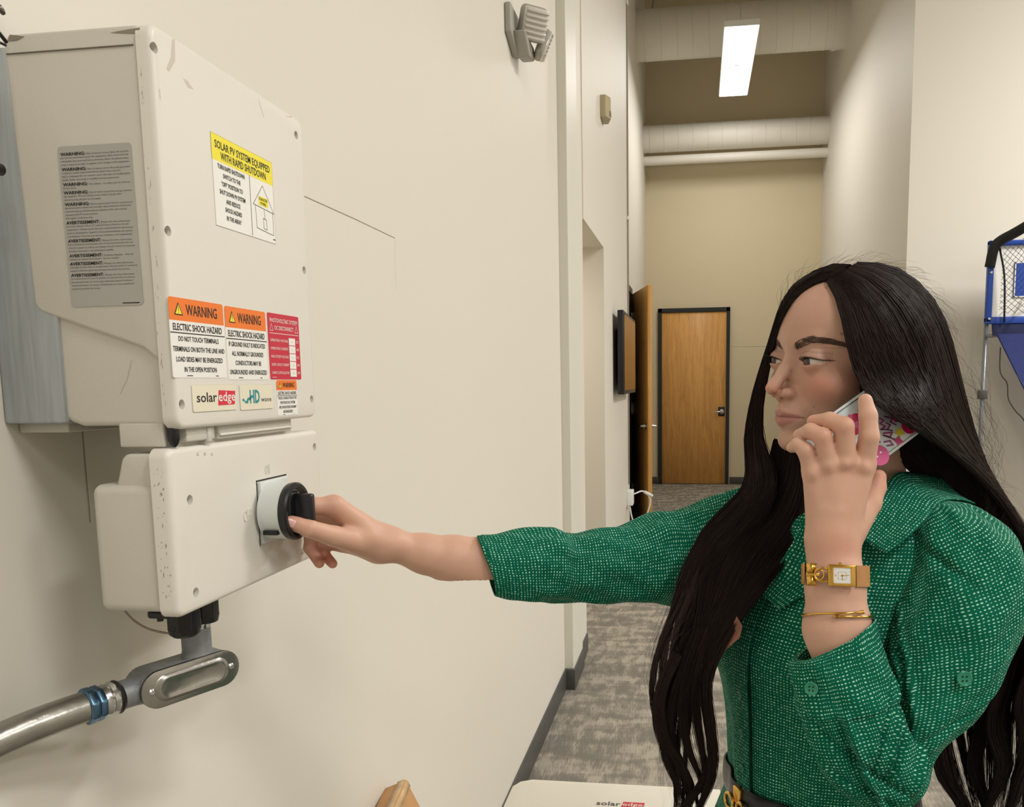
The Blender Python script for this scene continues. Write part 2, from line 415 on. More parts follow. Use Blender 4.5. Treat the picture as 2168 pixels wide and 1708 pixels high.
def slab(name, O, U, W, pts, t, m, parent, **props):
    """thin sheet with outline pts on plane, thickness t outwards"""
    O, U, W = (np.array(q, float) for q in (O, U, W)); N = np.cross(U, W)
    n = len(pts); V = [O + U * a + W * b + N * -.0002 for a, b in pts] + [O + U * a + W * b + N * t for a, b in pts]
    Fc = [tuple(range(n))[::-1], tuple(range(n, 2 * n))] + [(i, (i + 1) % n, n + (i + 1) % n, n + i) for i in range(n)]
    return mesh(name, V, Fc, m, parent, **props)
def apply_bool(o, cutters):
    for c in cutters:
        md = o.modifiers.new('cut', 'BOOLEAN'); md.operation = 'DIFFERENCE'; md.object = c; md.solver = 'EXACT'
    dg = bpy.context.evaluated_depsgraph_get(); dg.update()
    me = bpy.data.meshes.new_from_object(o.evaluated_get(dg)); o.modifiers.clear(); o.data = me
    for c in cutters: bpy.data.objects.remove(c, do_unlink=True)
# ================================================================ THE ROOM
WX, WA, WB = -0.636, -0.600, -0.735      # near wall face, corridor wall face, far corridor wall face
YF, XR, YR, HC = 12.725, 1.70, 7.60, 7.0
def S(o): o['kind'] = 'structure'; return o
S(box('floor', (-3, 9, -7, YF + .2, -.1, 0), M_carpet))
S(box('ceiling', (-3, 9, -7, YF + .2, HC, HC + .1), M_ceil))
S(box('wall_left', (-1.0, WX, -7, 4.06, 0, HC), M_wall))
S(box('wall_back', (-3, 9, -7.1, -7, 0, HC), M_wall))
S(box('wall_right', (8.5, 8.6, -7, YR + .1, 0, HC), M_wall))
S(box('wall_corridor_left', (-2.2, WB, 7.72, YF, 0, HC), M_wall))
S(box('wall_corridor_right', (XR, XR + .3, YR, YF, 0, HC), M_wall))
S(box('wall_front', (XR + .3, 8.5, YR, YR + .12, 0, HC), M_wall))
S(box('wall_far', (-2.2, XR + .3, YF, YF + .1, 0, HC), M_wall2))
# pilaster and the wall with the doorway opening
bm = bmesh.new(); add_box(bm, -1.0, -.592, 4.06, 4.40, 0, HC, bev=.004, seg=2)
S(from_bm('wall_pilaster', bm, M_pil))
S(box('wall_pier', (-1.0, -.606, 4.40, 4.68, 0, HC), M_wall))
bm = bmesh.new()
add_box(bm, -1.0, WA, 5.69, 7.72, 0, HC); add_box(bm, -1.0, WA - .0, 4.68, 5.69, 2.36, HC)
S(from_bm('wall_middle', bm, M_wall))
S(box('wall_alcove', (-2.2, -1.75, 4.4, 6.0, 0, HC), M_wall2))
bm = bmesh.new(); add_box(bm, -2.2, -1.0, 5.69, 5.95, 0, HC); add_box(bm, -2.2, -1.0, 4.45, 4.68, 0, HC); add_box(bm, -2.2, -1.0, 4.68, 5.69, 2.36, 2.5)
S(from_bm('wall_alcove_side', bm, M_wall2))
# fine vertical trim lines on the corridor wall
S(box('trim_2', (WA - .002, WA + .006, 7.66, 7.70, 0, HC), M_wall))
t = thing('wall_conduit', (WA, 7.6, 0), 'thin painted conduit running up the corner of the corridor wall', 'conduit')
tube('pipe', [(WA + .009, 7.60, .6), (WA + .009, 7.60, HC)], .007, mat('conduit_paint', '#a99f8c', .5), t, n=10)
for z in (2.87, 4.6): box('clamp', (WA, WA + .02, 7.575, 7.625, z, z + .03), M_white, t, bev=.003)
# baseboards
bh = .105
def bb(n, b): S(box(n, b, M_base, bev=.003, seg=2))
bb('baseboard_left', (WX, WX + .008, -7, 4.052, 0, bh))
bb('baseboard_pilaster', (-.70, -.584, 4.046, 4.408, 0, bh))
bb('baseboard_pier', (-.70, -.598, 4.408, 4.68, 0, bh))
bb('baseboard_middle', (WA, WA + .008, 5.69, 7.72, 0, bh))
bb('baseboard_corridor', (WB, WB + .008, 10.1, YF, 0, bh))
bb('baseboard_far_1', (WB, -.575, YF - .008, YF, 0, bh))
bb('baseboard_far_2', (.475, XR, YF - .008, YF, 0, bh))
bb('baseboard_front', (XR, 8.5, YR - .008, YR, 0, bh))
# drywall scratches on the near wall (thin lines scored in the paint)
M_scr = mat('scratch_in_paint', '#8f8776', .6)
pr = Print((WX, 0, 0), (0, 1, 0), (0, 0, 1), .0006)
pr.line([(1.379, 1.807), (1.60, 1.809), (1.811, 1.8085)], .0013)
pr.line([(1.811, 1.8085), (1.808, 1.70)], .0004)
o = pr.make('trim_3', M_scr, None); S(o)
pr = Print((WX, 0, 0), (0, 1, 0), (0, 0, 1), .0006)
pr.line([(.822, 1.47), (.822, 1.36)], .0012); S(pr.make('trim_4', M_scr, None))

# ---- doors
d = bpy.data.objects.new('door_1', None); d.location = (0, YF, 0); COL.objects.link(d); d['kind'] = 'structure'
x0, x1, zt = -.560, .462, 2.535
box('leaf', (x0 + .05, x1 - .045, YF - .03, YF + .01, .01, zt - .06), M_wood, d, bev=.002, seg=1)
bm = bmesh.new()
add_box(bm, x0, x0 + .055, YF - .05, YF + .02, 0, zt); add_box(bm, x1 - .05, x1, YF - .05, YF + .02, 0, zt); add_box(bm, x0, x1, YF - .05, YF + .02, zt - .055, zt)
from_bm('door_frame', bm, M_blkframe, d)
h = box('lock_plate', (.305, .40, YF - .036, YF - .028, .99, 1.125), M_black, d, bev=.004)
lathe('rose', (.355, YF - .036, 1.055), (0, -1, 0), [(0, .034), (.006, .034), (.012, .02), (.05, .013)], M_steel, h)
tube('lever', [(.355, YF - .08, 1.055), (.31, YF - .085, 1.055), (.215, YF - .08, 1.05)], .010, M_steel, h, n=12, res=12)
# open door with frame in the left corridor wall
d = bpy.data.objects.new('door_2', None); d.location = (WB, 9.6, 0); COL.objects.link(d); d['kind'] = 'structure'
bm = bmesh.new()
add_box(bm, WB - .02, WB + .02, 8.70, 8.76, 0, 2.52); add_box(bm, WB - .02, WB + .02, 9.74, 9.80, 0, 2.52); add_box(bm, WB - .02, WB + .02, 8.70, 9.80, 2.46, 2.52)
from_bm('door_frame', bm, M_blkframe, d)
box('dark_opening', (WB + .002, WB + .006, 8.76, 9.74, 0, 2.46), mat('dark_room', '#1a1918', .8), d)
ang = math.radians(-77); R_ = Matrix.Translation((WB + .02, 9.72, 0)) @ Matrix.Rotation(ang - PI / 2 + PI, 4, 'Z')
# leaf swings into the corridor, nearly end-on to the camera
hx, hy = WB + .03, 9.72
th = math.radians(-76)
Mx = Matrix.Translation((hx, hy, 0)) @ Matrix.Rotation(th, 4, 'Z')
lf = box('leaf', (0, .98, -.022, .022, .01, 2.45), M_wood, d, bev=.002, seg=1, mtx=Mx)
for z in (.3, 1.2, 2.2): box('hinge', (-.02, .03, -.03, -.02, z - .06, z + .06), M_steel, d, mtx=Mx)
for s in (-1, 1):
    p0 = Mx @ Vector((.91, .022 * s, 1.05)); ax = (Mx.to_3x3() @ Vector((0, s, 0)))
    lathe('rose', p0, ax, [(0, .034), (.008, .034), (.014, .018), (.05, .012)], M_steel, lf)
    q = p0 + ax * .055; al = Mx.to_3x3() @ Vector((-1, 0, 0))
    tube('lever', [q, q + al * .05, q + al * .12], .010, M_steel, lf, n=10)

# ---- air ducts
def duct(y, z0, z1, x0, x1, label, seamx, bar=False):
    r = (z1 - z0) / 2; zc = (z0 + z1) / 2
    t = thing('air_duct', (x0, y, zc), label, 'duct')
    lathe('duct_pipe', (x0, y, zc), (1, 0, 0), [(0, r), (x1 - x0, r)], M_duct, t, n=64)
    n = int((x1 - x0) / .19)
    for k in range(n):
        xx = x0 + .1 + k * .19 + RNG.uniform(-.01, .01)
        if xx < x1 - .05:
            lathe('seam_ring', (xx, y, zc), (1, 0, .04), [(0, r + .001), (.003, r + .005), (.006, r + .005), (.009, r + .001)], M_duct, t, n=64)
    return t
t1 = duct(11.0, 5.335, 5.90, WB - .01, 1.62, 'large round white air duct near the top, behind the hanging light', 0)
lathe('end_collar', (1.54, 11.0, 5.62), (1, 0, 0), [(0, .285), (.0, .30), (.03, .30), (.08, .29), (.16, .29)], M_duct, t1, n=64)
for x in (-.52, 1.05, 1.22):
    tube('hanger_strap', [(x, 11.0, HC), (x, 11.0, 6.1), (x - .03, 10.95, 5.9)], .012, M_grey, t1, n=6)
t2 = duct(12.25, 4.58, 4.93, WB - .01, XR + .02, 'lower round white air duct crossing in front of the far wall', 0)
tt_ = thing('duct_shade_band', (0, 12.3, 4.48), 'added white bar for the shade band just below the lower round duct', 'pipe')  # round bar added to imitate the shadow and reflection band under the duct
lathe('shade_bar', (WB - .01, 12.3, 4.485), (1, 0, 0), [(0, .062), (XR - WB + .02, .062)], M_duct, tt_, n=32)

# ---- hanging light fixtures
for i, (x, y, z, sx, sy, wt) in enumerate(LAMPS):
    lab = ('long white ceiling light hanging in front of the large round duct' if i == 0 else
           'long white ceiling light over the hall, outside the picture')
    g = None if i == 0 else 'ceiling lights over the hall'
    t = thing('ceiling_light', (x, y, z), lab, 'light', g)
    bm = bmesh.new()
    add_box(bm, x - sx / 2 - .008, x + sx / 2 + .008, y - sy / 2 - .008, y + sy / 2 + .008, z + .004, z + .06)
    from_bm('housing', bm, M_white, t)
    box('diffuser', (x - sx / 2, x + sx / 2, y - sy / 2, y + sy / 2, z - .004, z + .004), M_emit, t, bev=.002, seg=1)
    if i == 0: box('joint_strip', (x - .03, x + .03, y - .01, y + .01, z - .006, z - .003), M_white, t)
    for yy in (y - sy / 3, y + sy / 3): tube('suspension_wire', [(x, yy, z + .06), (x, yy, HC)], .002, M_grey, t, n=5)
    lo = area_light(x, y, z - .012, sx * .97, sy * .97, wt); lo.parent = t; lo.location = (0, 0, -.012)

al_ = area_light(-1.35, 5.2, 2.34, .3, .5, 7); al_.name = 'alcove_fill'  # unseen fill light added to brighten the alcove
# ---- wall mounted television, seen almost edge-on
t = thing('wall_television', (-.56, 6.9, 1.7), 'black flat television on the left corridor wall before the open door', 'television')
box('tv_body', (-.565, -.520, 6.25, 7.42, 1.41, 2.01), M_black, t, bev=.006)
box('screen', (-.5205, -.517, 6.28, 7.39, 1.44, 1.985), mat('tv_screen', '#0c0c0e', .08, spec=.9), t)
box('mount', (WA, -.56, 6.6, 7.1, 1.5, 1.9), M_black, t, bev=.004)
# ---- small sensor, power adapter
t = thing('motion_sensor', (WA, 5.7, 3.2), 'small beige motion sensor high on the corridor wall', 'sensor')
M_sens = mat('beige_plastic', '#b3a888', .5)
bm = prism([(WA, 5.55), (WA + .035, 5.55), (WA + .06, 5.62), (WA + .035, 5.72), (WA, 5.72)], 3.125, 3.255, 'z', bev=.004)
from_bm('sensor_body', bm, M_sens, t, smooth=True); box('sensor_window', (WA + .03, WA + .062, 5.60, 5.64, 3.14, 3.17), mat('dark_beige', '#8d8468', .4), t, bev=.003)
t = thing('power_adapter', (WA, 7.5, .5), 'white power adapter plugged into the wall beside the open door', 'adapter')
box('outlet_plate', (WA, WA + .006, 7.36, 7.46, .43, .56), M_white, t, bev=.002)
box('adapter_body', (WA + .006, WA + .06, 7.36, 7.50, .44, .57), M_white, t, bev=.008)
tube('cable', [(WA + .06, 7.45, .53), (WA + .14, 7.5, .55), (WA + .20, 7.55, .46), (WA + .12, 7.6, .2), (WA + .1, 7.65, .01)], .007, M_white, t, n=8, res=24)
tube('cable', [(WA + .03, 7.38, .44), (WA + .06, 7.4, .30), (WA + .15, 7.5, .18), (WA + .13, 7.55, .01)], .006, M_white, t, n=8, res=20)
tube('plug', [(WA + .15, 7.5, .545), (WA + .22, 7.52, .505)], .014, M_white, t, n=8)

# ---- emergency light with two lamp heads
M_eg = mat('emergency_grey', '#a3a097', .5)
t = thing('emergency_light', (WX, 3.1, 2.7), 'grey two-headed emergency light high on the wall', 'light')
pts = [(2.965, 2.66), (2.965, 2.80), (3.28, 2.80), (3.40, 2.70), (3.38, 2.58), (3.10, 2.545)]
from_bm('housing', prism([(2.965, 2.655), (2.965, 2.748), (3.20, 2.748), (3.20, 2.65), (3.08, 2.612)], WX, WX + .022, 'x', bev=.006), M_eg, t, smooth=True)
from_bm('housing_body', prism([(3.00, 2.672), (3.17, 2.672), (3.18, 2.628), (3.08, 2.612)], WX + .015, WX + .062, 'x', bev=.008), M_eg, t, smooth=True)
box('test_button', (WX + .061, WX + .064, 3.09, 3.12, 2.635, 2.655), M_grey, t, bev=.002)
def lamp_head(c, yaw, pitch, sz=1.0):
    Mh = Matrix.Translation(c) @ Matrix.Rotation(yaw, 4, 'Z') @ Matrix.Rotation(pitch, 4, 'Y') @ Matrix.Scale(sz, 4)
    bm = bmesh.new(); add_box(bm, -.034, .0, -.042, .042, -.046, .046, bev=.015, seg=4, mtx=Mh)
    h = from_bm('lamp_head', bm, M_eg, t, smooth=True)
    bm = bmesh.new(); add_box(bm, -.01, .004, -.038, .038, -.042, .042, bev=.004, seg=2, mtx=Mh)
    for k in range(6):
        zz = -.038 + k * .0135
        add_box(bm, .003, .010, -.036, .036, zz, zz + .007, bev=.002, seg=2, mtx=Mh)
    from_bm('ribbed_lens', bm, M_lens, h, smooth=True)
lamp_head(Vector(tuple(atX(1133, 52, WX + .085))), math.radians(-48), math.radians(24), 1.2)
lamp_head(Vector(tuple(atX(1157, 100, WX + .105))), math.radians(18), math.radians(22))

# ---- basketball arcade game by the front wall
t = thing('basketball_game', (2.2, 7.2, 0), 'folding indoor basketball game with blue frame and white backboard', 'game')
Yb = 7.2
def bp(px, py, y=Yb): return atY(px, py, y)
bl, tl_, = bp(2084, 684), bp(2093, 512)
zb0, zb1, xb0, xb1 = bl[2], bp(2165, 485)[2] - .02, bl[0], bl[0] + 1.15
box('backboard', (xb0 + .02, xb1 - .02, Yb - .0, Yb + .015, zb0 + .02, zb1 - .05), M_stick, t)
bm = bmesh.new()
add_box(bm, xb0, xb0 + .045, Yb - .03, Yb + .02, zb0, zb1 - .06, bev=.01); add_box(bm, xb1 - .045, xb1, Yb - .03, Yb + .02, zb0, zb1 - .06, bev=.01)
add_box(bm, xb0, xb1, Yb - .03, Yb + .02, zb0 - .01, zb0 + .045, bev=.01); add_box(bm, xb0, xb1, Yb - .03, Yb + .02, zb1 - .1, zb1 - .06, bev=.01)
from_bm('backboard_border', bm, M_blue, t, smooth=True)
zt_ = zb1
a0 = np.array([xb0 + .01, Yb - .03, zb1 - .26]); 
tube('corner_pad', [(xb0 + .01, Yb - .03, zb1 - .26), (xb0 + .04, Yb - .05, zb1 - .10), (xb0 + .12, Yb - .12, zb1 - .04), (xb0 + .27, Yb - .45, zb1 + .03), (xb0 + .275, Yb - .45, zb1 - .10)], .038, mat('black_foam', '#232324', .8), t, n=12, res=30)
box('number_panel', (xb0 + .20, xb0 + .60, Yb - .010, Yb - .002, zb0 + .19, zb0 + .455), M_blue, t)
pr = Print((xb0 + .20, Yb - .010, zb0 + .19), (1, 0, 0), (0, 0, 1), .002); pr.text('1', .09, .06, .15, .06, bold=.02); pr.make('number', M_stick, t)
pr = Print((xb0 + .20, Yb - .010, zb0 + .19), (1, 0, 0), (0, 0, 1), .001); pr.line([(.005, .005), (.395, .005), (.395, .26), (.005, .26)], .008, True); pr.make('panel_border', M_stick, t)
th_ = np.linspace(0, 2 * PI, 25)
for cx_ in (xb0 + .40,):
    tube('hoop', [(cx_ + .13 * math.cos(a), Yb - .16 + .13 * math.sin(a), zb0 + .155) for a in th_], .008, M_redhoop, t, n=8, cap=False)
    tube('hoop_bracket', [(cx_ - .12, Yb - .02, zb0 + .18), (cx_ - .13, Yb - .1, zb0 + .155)], .008, M_redhoop, t, n=8)
# side netting: real cords in a diamond grid
cords = []
A0, A1 = np.array([xb0 + .09, Yb - .04, zb0 + .05]), np.array([xb0 + .10, Yb - .05, zb1 - .09])
B0, B1 = np.array([xb0 + .42, Yb - .5, zb0 + .06]), np.array([xb0 + .30, Yb - .5, zb1 - .06])
def netp(u, v): return (A0 * (1 - v) + A1 * v) * (1 - u) + (B0 * (1 - v) + B1 * v) * u
for k in range(-12, 14):
    for sgn in (1, -1):
        pts = []
        for s in np.linspace(0, 1, 9):
            v = k / 12 + s * .8 if sgn > 0 else (k / 12 + .8) - s * .8
            pts.append((s, v))
        pp = [netp(u, v) for u, v in pts if 0 <= v <= 1]
        if len(pp) > 1: cords.append(np.array(pp))
V, Fc = [], []; nb = 0
for P in cords:
    v, f = sweep(P, np.full(len(P), .0018), np.full(len(P), .0018), 4); V.append(v); Fc.append(f + nb); nb += len(v)
fast_mesh('side_net', np.concatenate(V), np.concatenate(Fc), mat('net_cord', '#4a4f58', .8), t)
tube('net_rope', [(xb0 + .07, Yb - .05, zb1 - .12), (xb0 + .11, Yb - .06, zb0 + .35), (xb0 + .13, Yb - .05, zb0)], .008, M_black, t, n=6, res=12)
tube('net_rope', [(xb0 + .27, Yb - .45, zb1 + .0), (xb0 + .30, Yb - .45, zb0 + .45)], .008, M_black, t, n=6)
M_pole = mat('grey_steel_pole', '#8c9198', .35, metal=.6)
for xx in (xb0 + .015, xb1 - .015):
    tube('pole', [(xx, Yb, zb0), (xx - .005, Yb, 1.2), (xx - .02, Yb - .04, 0.0)], .016, M_pole, t, n=12)
box('clip', (xb0 - .02, xb0 + .04, Yb - .03, Yb + .03, 1.33, 1.40), mat('dark_bracket', '#4b4b4c', .5), t, bev=.004)
tube('crossbar', [(xb0 + .01, Yb - .02, 1.815), (xb1 - .01, Yb - .02, 1.86)], .013, M_pole, t, n=10)
tube('crossbar', [(xb0, Yb - .02, 1.82), (xb0 + .1, Yb - 1.9, .9)], .001, M_pole, t, n=4)
for (xx, zz) in ((xb0 + .024, zb1 - .3), (xb0 + .024, zb0 + .03)): lathe('bolt', (xx, Yb - .03, zz), (0, -1, 0), [(0, .012), (.006, .01), (.008, .004)], M_steel, t, n=12)
Vr = [(xb0 + .05, Yb - .02, zb0 - .01), (xb1 - .05, Yb - .02, zb0 - .01), (xb1 - .05, Yb - .05, zb0 - .10), (xb0 + .05, Yb - .05, zb0 - .10)]
mesh('back_skirt', Vr + [(x, y + .01, z) for x, y, z in Vr], [(0, 1, 2, 3), (7, 6, 5, 4), (0, 3, 7, 4), (1, 5, 6, 2), (0, 4, 5, 1), (3, 2, 6, 7)], mat('navy_cloth', '#141c45', .85), t)
# sloping return ramp of blue cloth
R0 = bp(2106, 708); R1 = bp(2175, 905)
Vr = [(R0[0], Yb - .06, R0[2]), (xb1 - .05, Yb - .06, R0[2]), (xb1 + .3, Yb - .16, .75), (R1[0] + .3, Yb - .16, R1[2] - .45)]
mesh('ball_ramp', Vr + [(x, y + .012, z - .01) for x, y, z in Vr], [(0, 1, 2, 3), (7, 6, 5, 4), (0, 3, 7, 4), (1, 5, 6, 2), (0, 4, 5, 1), (3, 2, 6, 7)], M_bluecloth, t)
c0 = bp(2118, 735); tube('cord', [c0, bp(2118, 790), bp(2132, 810), bp(2135, 845), bp(2150, 870), bp(2168, 890), bp(2185, 960)], .005, mat('grey_cord', '#55524e', .6), t, n=6, res=24)
# ================================================================ SOLAR INVERTER AND DISCONNECT SWITCH
FX, SY = -0.460, 0.716            # plane of the front cover, plane of the near side
def fr(px, py, x=FX): p = atX(px, py, x); return (p[1], p[2])       # -> (Y, Z)
def sd(px, py, y=SY): p = atY(px, py, y); return (p[0], p[2])       # -> (X, Z)
ZB, ZT, YB = 1.4625, 1.8085, 1.004
t = inv = thing('solar_inverter', (WX, .85, 1.6), 'large cream solar inverter on the wall with warning stickers on its front', 'inverter')
# moulded front cover with screw recesses
bm = prism(rounded(YB - SY, ZT - ZB, .012, 5, (YB + SY) / 2, (ZT + ZB) / 2), FX - .0135, FX, 'x')
es = [e for e in bm.edges if all(abs(v.co.x - FX) < 1e-5 for v in e.verts)]
bmesh.ops.bevel(bm, geom=es, offset=.0045, segments=4, affect='EDGES', profile=.5)
cover = from_bm('front_cover', bm, M_inv, t, smooth=True)
HOLES = [(327, 101), (627, 286), (356, 489), (644, 572), (385, 856), (660, 845)]
cut = []
for (px, py) in HOLES:
    y, z = fr(px, py)
    cut.append(lathe('cutter', (FX - .010, y, z), (1, 0, 0), [(0, .0042), (.012, .0046), (.016, .0052)], M_inv, n=24, smooth=False))
apply_bool(cover, cut)
for (px, py) in HOLES:
    y, z = fr(px, py)
    s = lathe('screw', (FX - .0100, y, z), (1, 0, 0), [(0, .0032), (.0015, .0032), (.0022, .0024)], M_screw, cover, n=16)
auto_smooth(cover, 30)
# upper skirt of the housing with the slanted lower edge, slightly proud
P = [sd(*p) for p in ((12, 96), (30, 61), (40, 60), (309, 52), (309, 560), (322, 765), (315, 748), (300, 735), (104, 667), (84, 660), (70, 646))]
xf = FX - .0125
P[3] = (xf, ZT - .002); P[4] = (xf, 1.60); P[5] = (xf, sd(322, 765)[1])
zt0 = ZT - .002
P[0] = (-.5995, ZT - .012); P[1] = (-.5955, zt0); P[2] = (-.592, zt0)
bm = prism(P, SY + .0015, YB - .0015, 'y')
hs = from_bm('housing_skirt', bm, M_invshade, t)
for k in (1,): pass
md = hs.modifiers.new('b', 'BEVEL'); md.width = .003; md.segments = 3; md.limit_method = 'ANGLE'; md.angle_limit = math.radians(40)
for p_ in hs.data.polygons: p_.use_smooth = True
# seam under the top edge of the skirt
box('top_seam', (-.597, xf - .004, SY + .0005, SY + .0017, 1.7895, 1.7903), mat('seam_dark', '#6d675b', .6), t)
# lower body set slightly back, rounded bottom edge
a = sd(108, 660); b = sd(130, 898)
Pl = [(a[0], 1.62), (xf, 1.62), (xf, ZB + .0035), (sd(150, 898)[0] + .006, ZB + .0035), (b[0] - .0005, ZB + .009), (b[0] - .0025, ZB + .018)]
bm = prism(Pl, SY + .006, YB - .006, 'y')
lb = from_bm('lower_body', bm, M_invshade, t); md = lb.modifiers.new('b', 'BEVEL'); md.width = .005; md.segments = 4; md.limit_method = 'ANGLE'; md.angle_limit = math.radians(50)
for p_ in lb.data.polygons: p_.use_smooth = True
# finned aluminium heat sink between the body and the wall
bm = bmesh.new(); add_box(bm, WX, a[0] + .004, SY + .004, YB - .004, ZB + .006, 1.797, bev=.003, seg=2)
hsk = from_bm('heat_sink', bm, M_alu, t, smooth=True)
bm = bmesh.new()
for k in range(14):
    yy = SY + .016 + k * .0188
    add_box(bm, WX + .004, a[0] - .004, yy, yy + .004, 1.795, 1.8015)
from_bm('fin', bm, M_alu, hsk, kind='stuff')
box('mounting_lip', (WX + .001, -.583, SY + .02, YB - .05, ZB - .003, ZB + .008), M_invshade, t, bev=.0015)
# hooks and bracket between the two boxes
nk = [(-.515, -.4755, SY + .012, SY + .030, 1.447, ZB + .006)]
for i, (xa, xb, ya, yb, za, zb) in enumerate([(-.522, -.478, .722, .728, 1.4465, ZB + .006), (-.485, -.468, .742, .790, 1.4495, ZB + .006),
                                           (-.488, -.470, .80, .955, 1.4485, ZB + .006), (-.50, -.4765, .738, .97, 1.440, ZB + .004), (-.472, -.4665, .775, .783, 1.447, ZB)]):
    box('bracket', (xa, xb, ya, yb, za, zb), M_invshade, t, bev=.0018)
box('bracket', (-.472, -.4675, .80, .955, 1.4520, 1.4545), M_inv, t, bev=.0008)
lathe('rubber_plug', (-.4715, .7275, ZB + .002), (0, 0, -1), [(0, .0045), (.002, .0050), (.011, .0052), (.016, .0036), (.0185, .001)], M_navy, t, n=20)
lathe('plug_screw', (-.4715, .7275, ZB + .006), (0, 0, -1), [(0, .003), (.008, .003)], M_steel, t, n=12)

# --------------- stickers on the front cover
def plane_rect(q, x=FX):
    """four picture corners TL TR BR BL of a sticker -> origin, width, height on the plane"""
    p = [fr(a_, b_, x) for a_, b_ in q]
    y0 = (p[0][0] + p[3][0]) / 2; y1 = (p[1][0] + p[2][0]) / 2; z0 = (p[2][1] + p[3][1]) / 2; z1 = (p[0][1] + p[1][1]) / 2
    return np.array([x, y0, z0]), y1 - y0, z1 - z0
UY, UZ = (0, 1, 0), (0, 0, 1)
def lab(name, q, m, label, r=.002):
    O, W_, H_ = plane_rect(q)
    s = slab(name, O, UY, UZ, rounded(W_, H_, r, 4, W_ / 2, H_ / 2), .0004, m, t, label=label)
    return s, O + np.array([.0004, 0, 0]), W_, H_
def strip(s, O, W_, H_, y0, y1, m, name='header_band', r=.002):
    q = [(0, y0), (W_, y0), (W_, y1 - r), (W_ - r * .3, y1 - r * .3), (W_ - r, y1), (r, y1), (r * .3, y1 - r * .3), (0, y1 - r)] if y1 >= H_ - 1e-6 else [(0, y0), (W_, y0), (W_, y1), (0, y1)]
    slab(name, O, UY, UZ, q, .0001, m, s)
def warn(q, label, head, lines, hs_=.20, fs=.085, body_top=.62, small=True):
    s, O, W_, H_ = lab('warning_sticker', q, M_stick, label)
    strip(s, O, W_, H_, H_ * (1 - hs_), H_, M_orange)
    k = Print(O, UY, UZ, .0003); cy_ = H_ * (1 - hs_ * .72)
    hh = H_ * hs_ * .46
    tx = W_ * .16; 
    k.text('WARNING', W_ * .29, cy_ + hh * .0, hh, W_ * .58, bold=.012)
    k.text('ELECTRIC SHOCK HAZARD', W_ / 2, H_ * (1 - hs_) - H_ * .120, H_ * .082, W_ * .90, 'c', bold=.012)
    k.rect(0, H_ * (1 - hs_) - H_ * .158, W_, H_ * (1 - hs_) - H_ * .146)
    n = len(lines); top = H_ * (1 - hs_) - H_ * .255; gap = (top - H_ * .075) / max(1, n - 1)
    for i, (ln, wd) in enumerate(lines): k.text(ln, W_ / 2, top - gap * i, H_ * fs * .72, W_ * wd, 'c', bold=.012)
    k.rect(W_ * .24, H_ * .022, W_ * .34, H_ * .032); k.rect(W_ * .78, H_ * .022, W_ * .83, H_ * .032)
    # hazard triangle
    th = H_ * hs_ * .55; tw = W_ * .15
    a_ = Vector((tx - tw / 2 + .001, cy_ - th * .05)); pts = [(tx - tw / 2, cy_ - th * .08), (tx + tw / 2, cy_ - th * .08), (tx, cy_ + th * .95)]
    k.poly(pts)
    k2 = Print(O, UY, UZ, .0004); cxx, cyy = tx, cy_ + th * .25
    k2.poly([(cxx + (px_ - cxx) * .74, cyy + (py_ - cyy) * .74) for px_, py_ in pts])
    k2.make('hazard_triangle', M_yellow, s)
    k.rect(tx - .0003, cy_ + th * .22, tx + .0003, cy_ + th * .62, l=.0002); k.rect(tx - .0003, cy_ + th * .07, tx + .0003, cy_ + th * .14, l=.0002)
    k.make('lettering', M_ink, s)
warn([(355, 626), (470, 645), (480, 802), (365, 797)], 'orange and white warning sticker about terminals', 'WARNING',
     [('DO NOT TOUCH TERMINALS', .74), ('TERMINALS ON BOTH THE LINE AND', .95), ('LOAD SIDES MAY BE ENERGIZED', .86), ('IN THE OPEN POSITION', .60)], hs_=.285)
warn([(472, 645), (560, 662), (568, 804), (485, 803)], 'orange and white warning sticker about ground fault', 'WARNING',
     [('IF GROUND FAULT IS INDICATED', .90), ('ALL NORMALLY GROUNDED', .78), ('CONDUCTORS MAY BE', .64), ('UNGROUNDED AND ENERGIZED', .92)], hs_=.285)
warn([(582, 803), (627, 806), (630, 879), (590, 878)], 'small orange and white warning sticker', 'WARNING',
     [('THE DC CONDUCTORS OF THIS', .92), ('PHOTOVOLTAIC SYSTEM', .72), ('ARE UNGROUNDED AND MAY', .86), ('BE ENERGIZED', .46)], hs_=.285, fs=.10)
# red disconnect sticker
s, O, W_, H_ = lab('disconnect_sticker', [(563, 661), (631, 671), (637, 803), (574, 803)], M_red, 'crimson sticker with white table')
k = Print(O, UY, UZ, .0003)
k.text('PHOTOVOLTAIC SYSTEM', W_ / 2, H_ * .865, H_ * .060, W_ * .88, 'c', bold=.004)
k.text('DC DISCONNECT', W_ / 2, H_ * .755, H_ * .060, W_ * .60, 'c', bold=.004)
for xx in (.10, .90): k.line([(W_ * (xx - .05), H_ * .74), (W_ * (xx + .05), H_ * .74), (W_ * xx, H_ * .84)], .0005, True)
k.rect(W_ * .04, H_ * .695, W_ * .96, H_ * .703)
rows = [('OPERATING VOLTAGE', 'DC'), ('OPERATING CURRENT', 'AMPS'), ('MAX SYSTEM VOLTAGE', 'DC'), ('SHORT CIRCUIT CURRENT', 'AMPS'), ('CHARGE CONTROLLER MAX', 'AMPS')]
for i, (a_, b_) in enumerate(rows):
    yy = H_ * (.575 - i * .123)
    k.text(a_, W_ * .05, yy, H_ * .040, W_ * .55); k.text(b_, W_ * .87, yy, H_ * .040, W_ * .09)
    k.rect(W_ * .63, yy - H_ * .040, W_ * .84, yy + H_ * .072)
k.rect(W_ * .05, H_ * .03, W_ * .18, H_ * .036)
k.make('lettering', M_stick, s)
k = Print(O, UY, UZ, .0005)
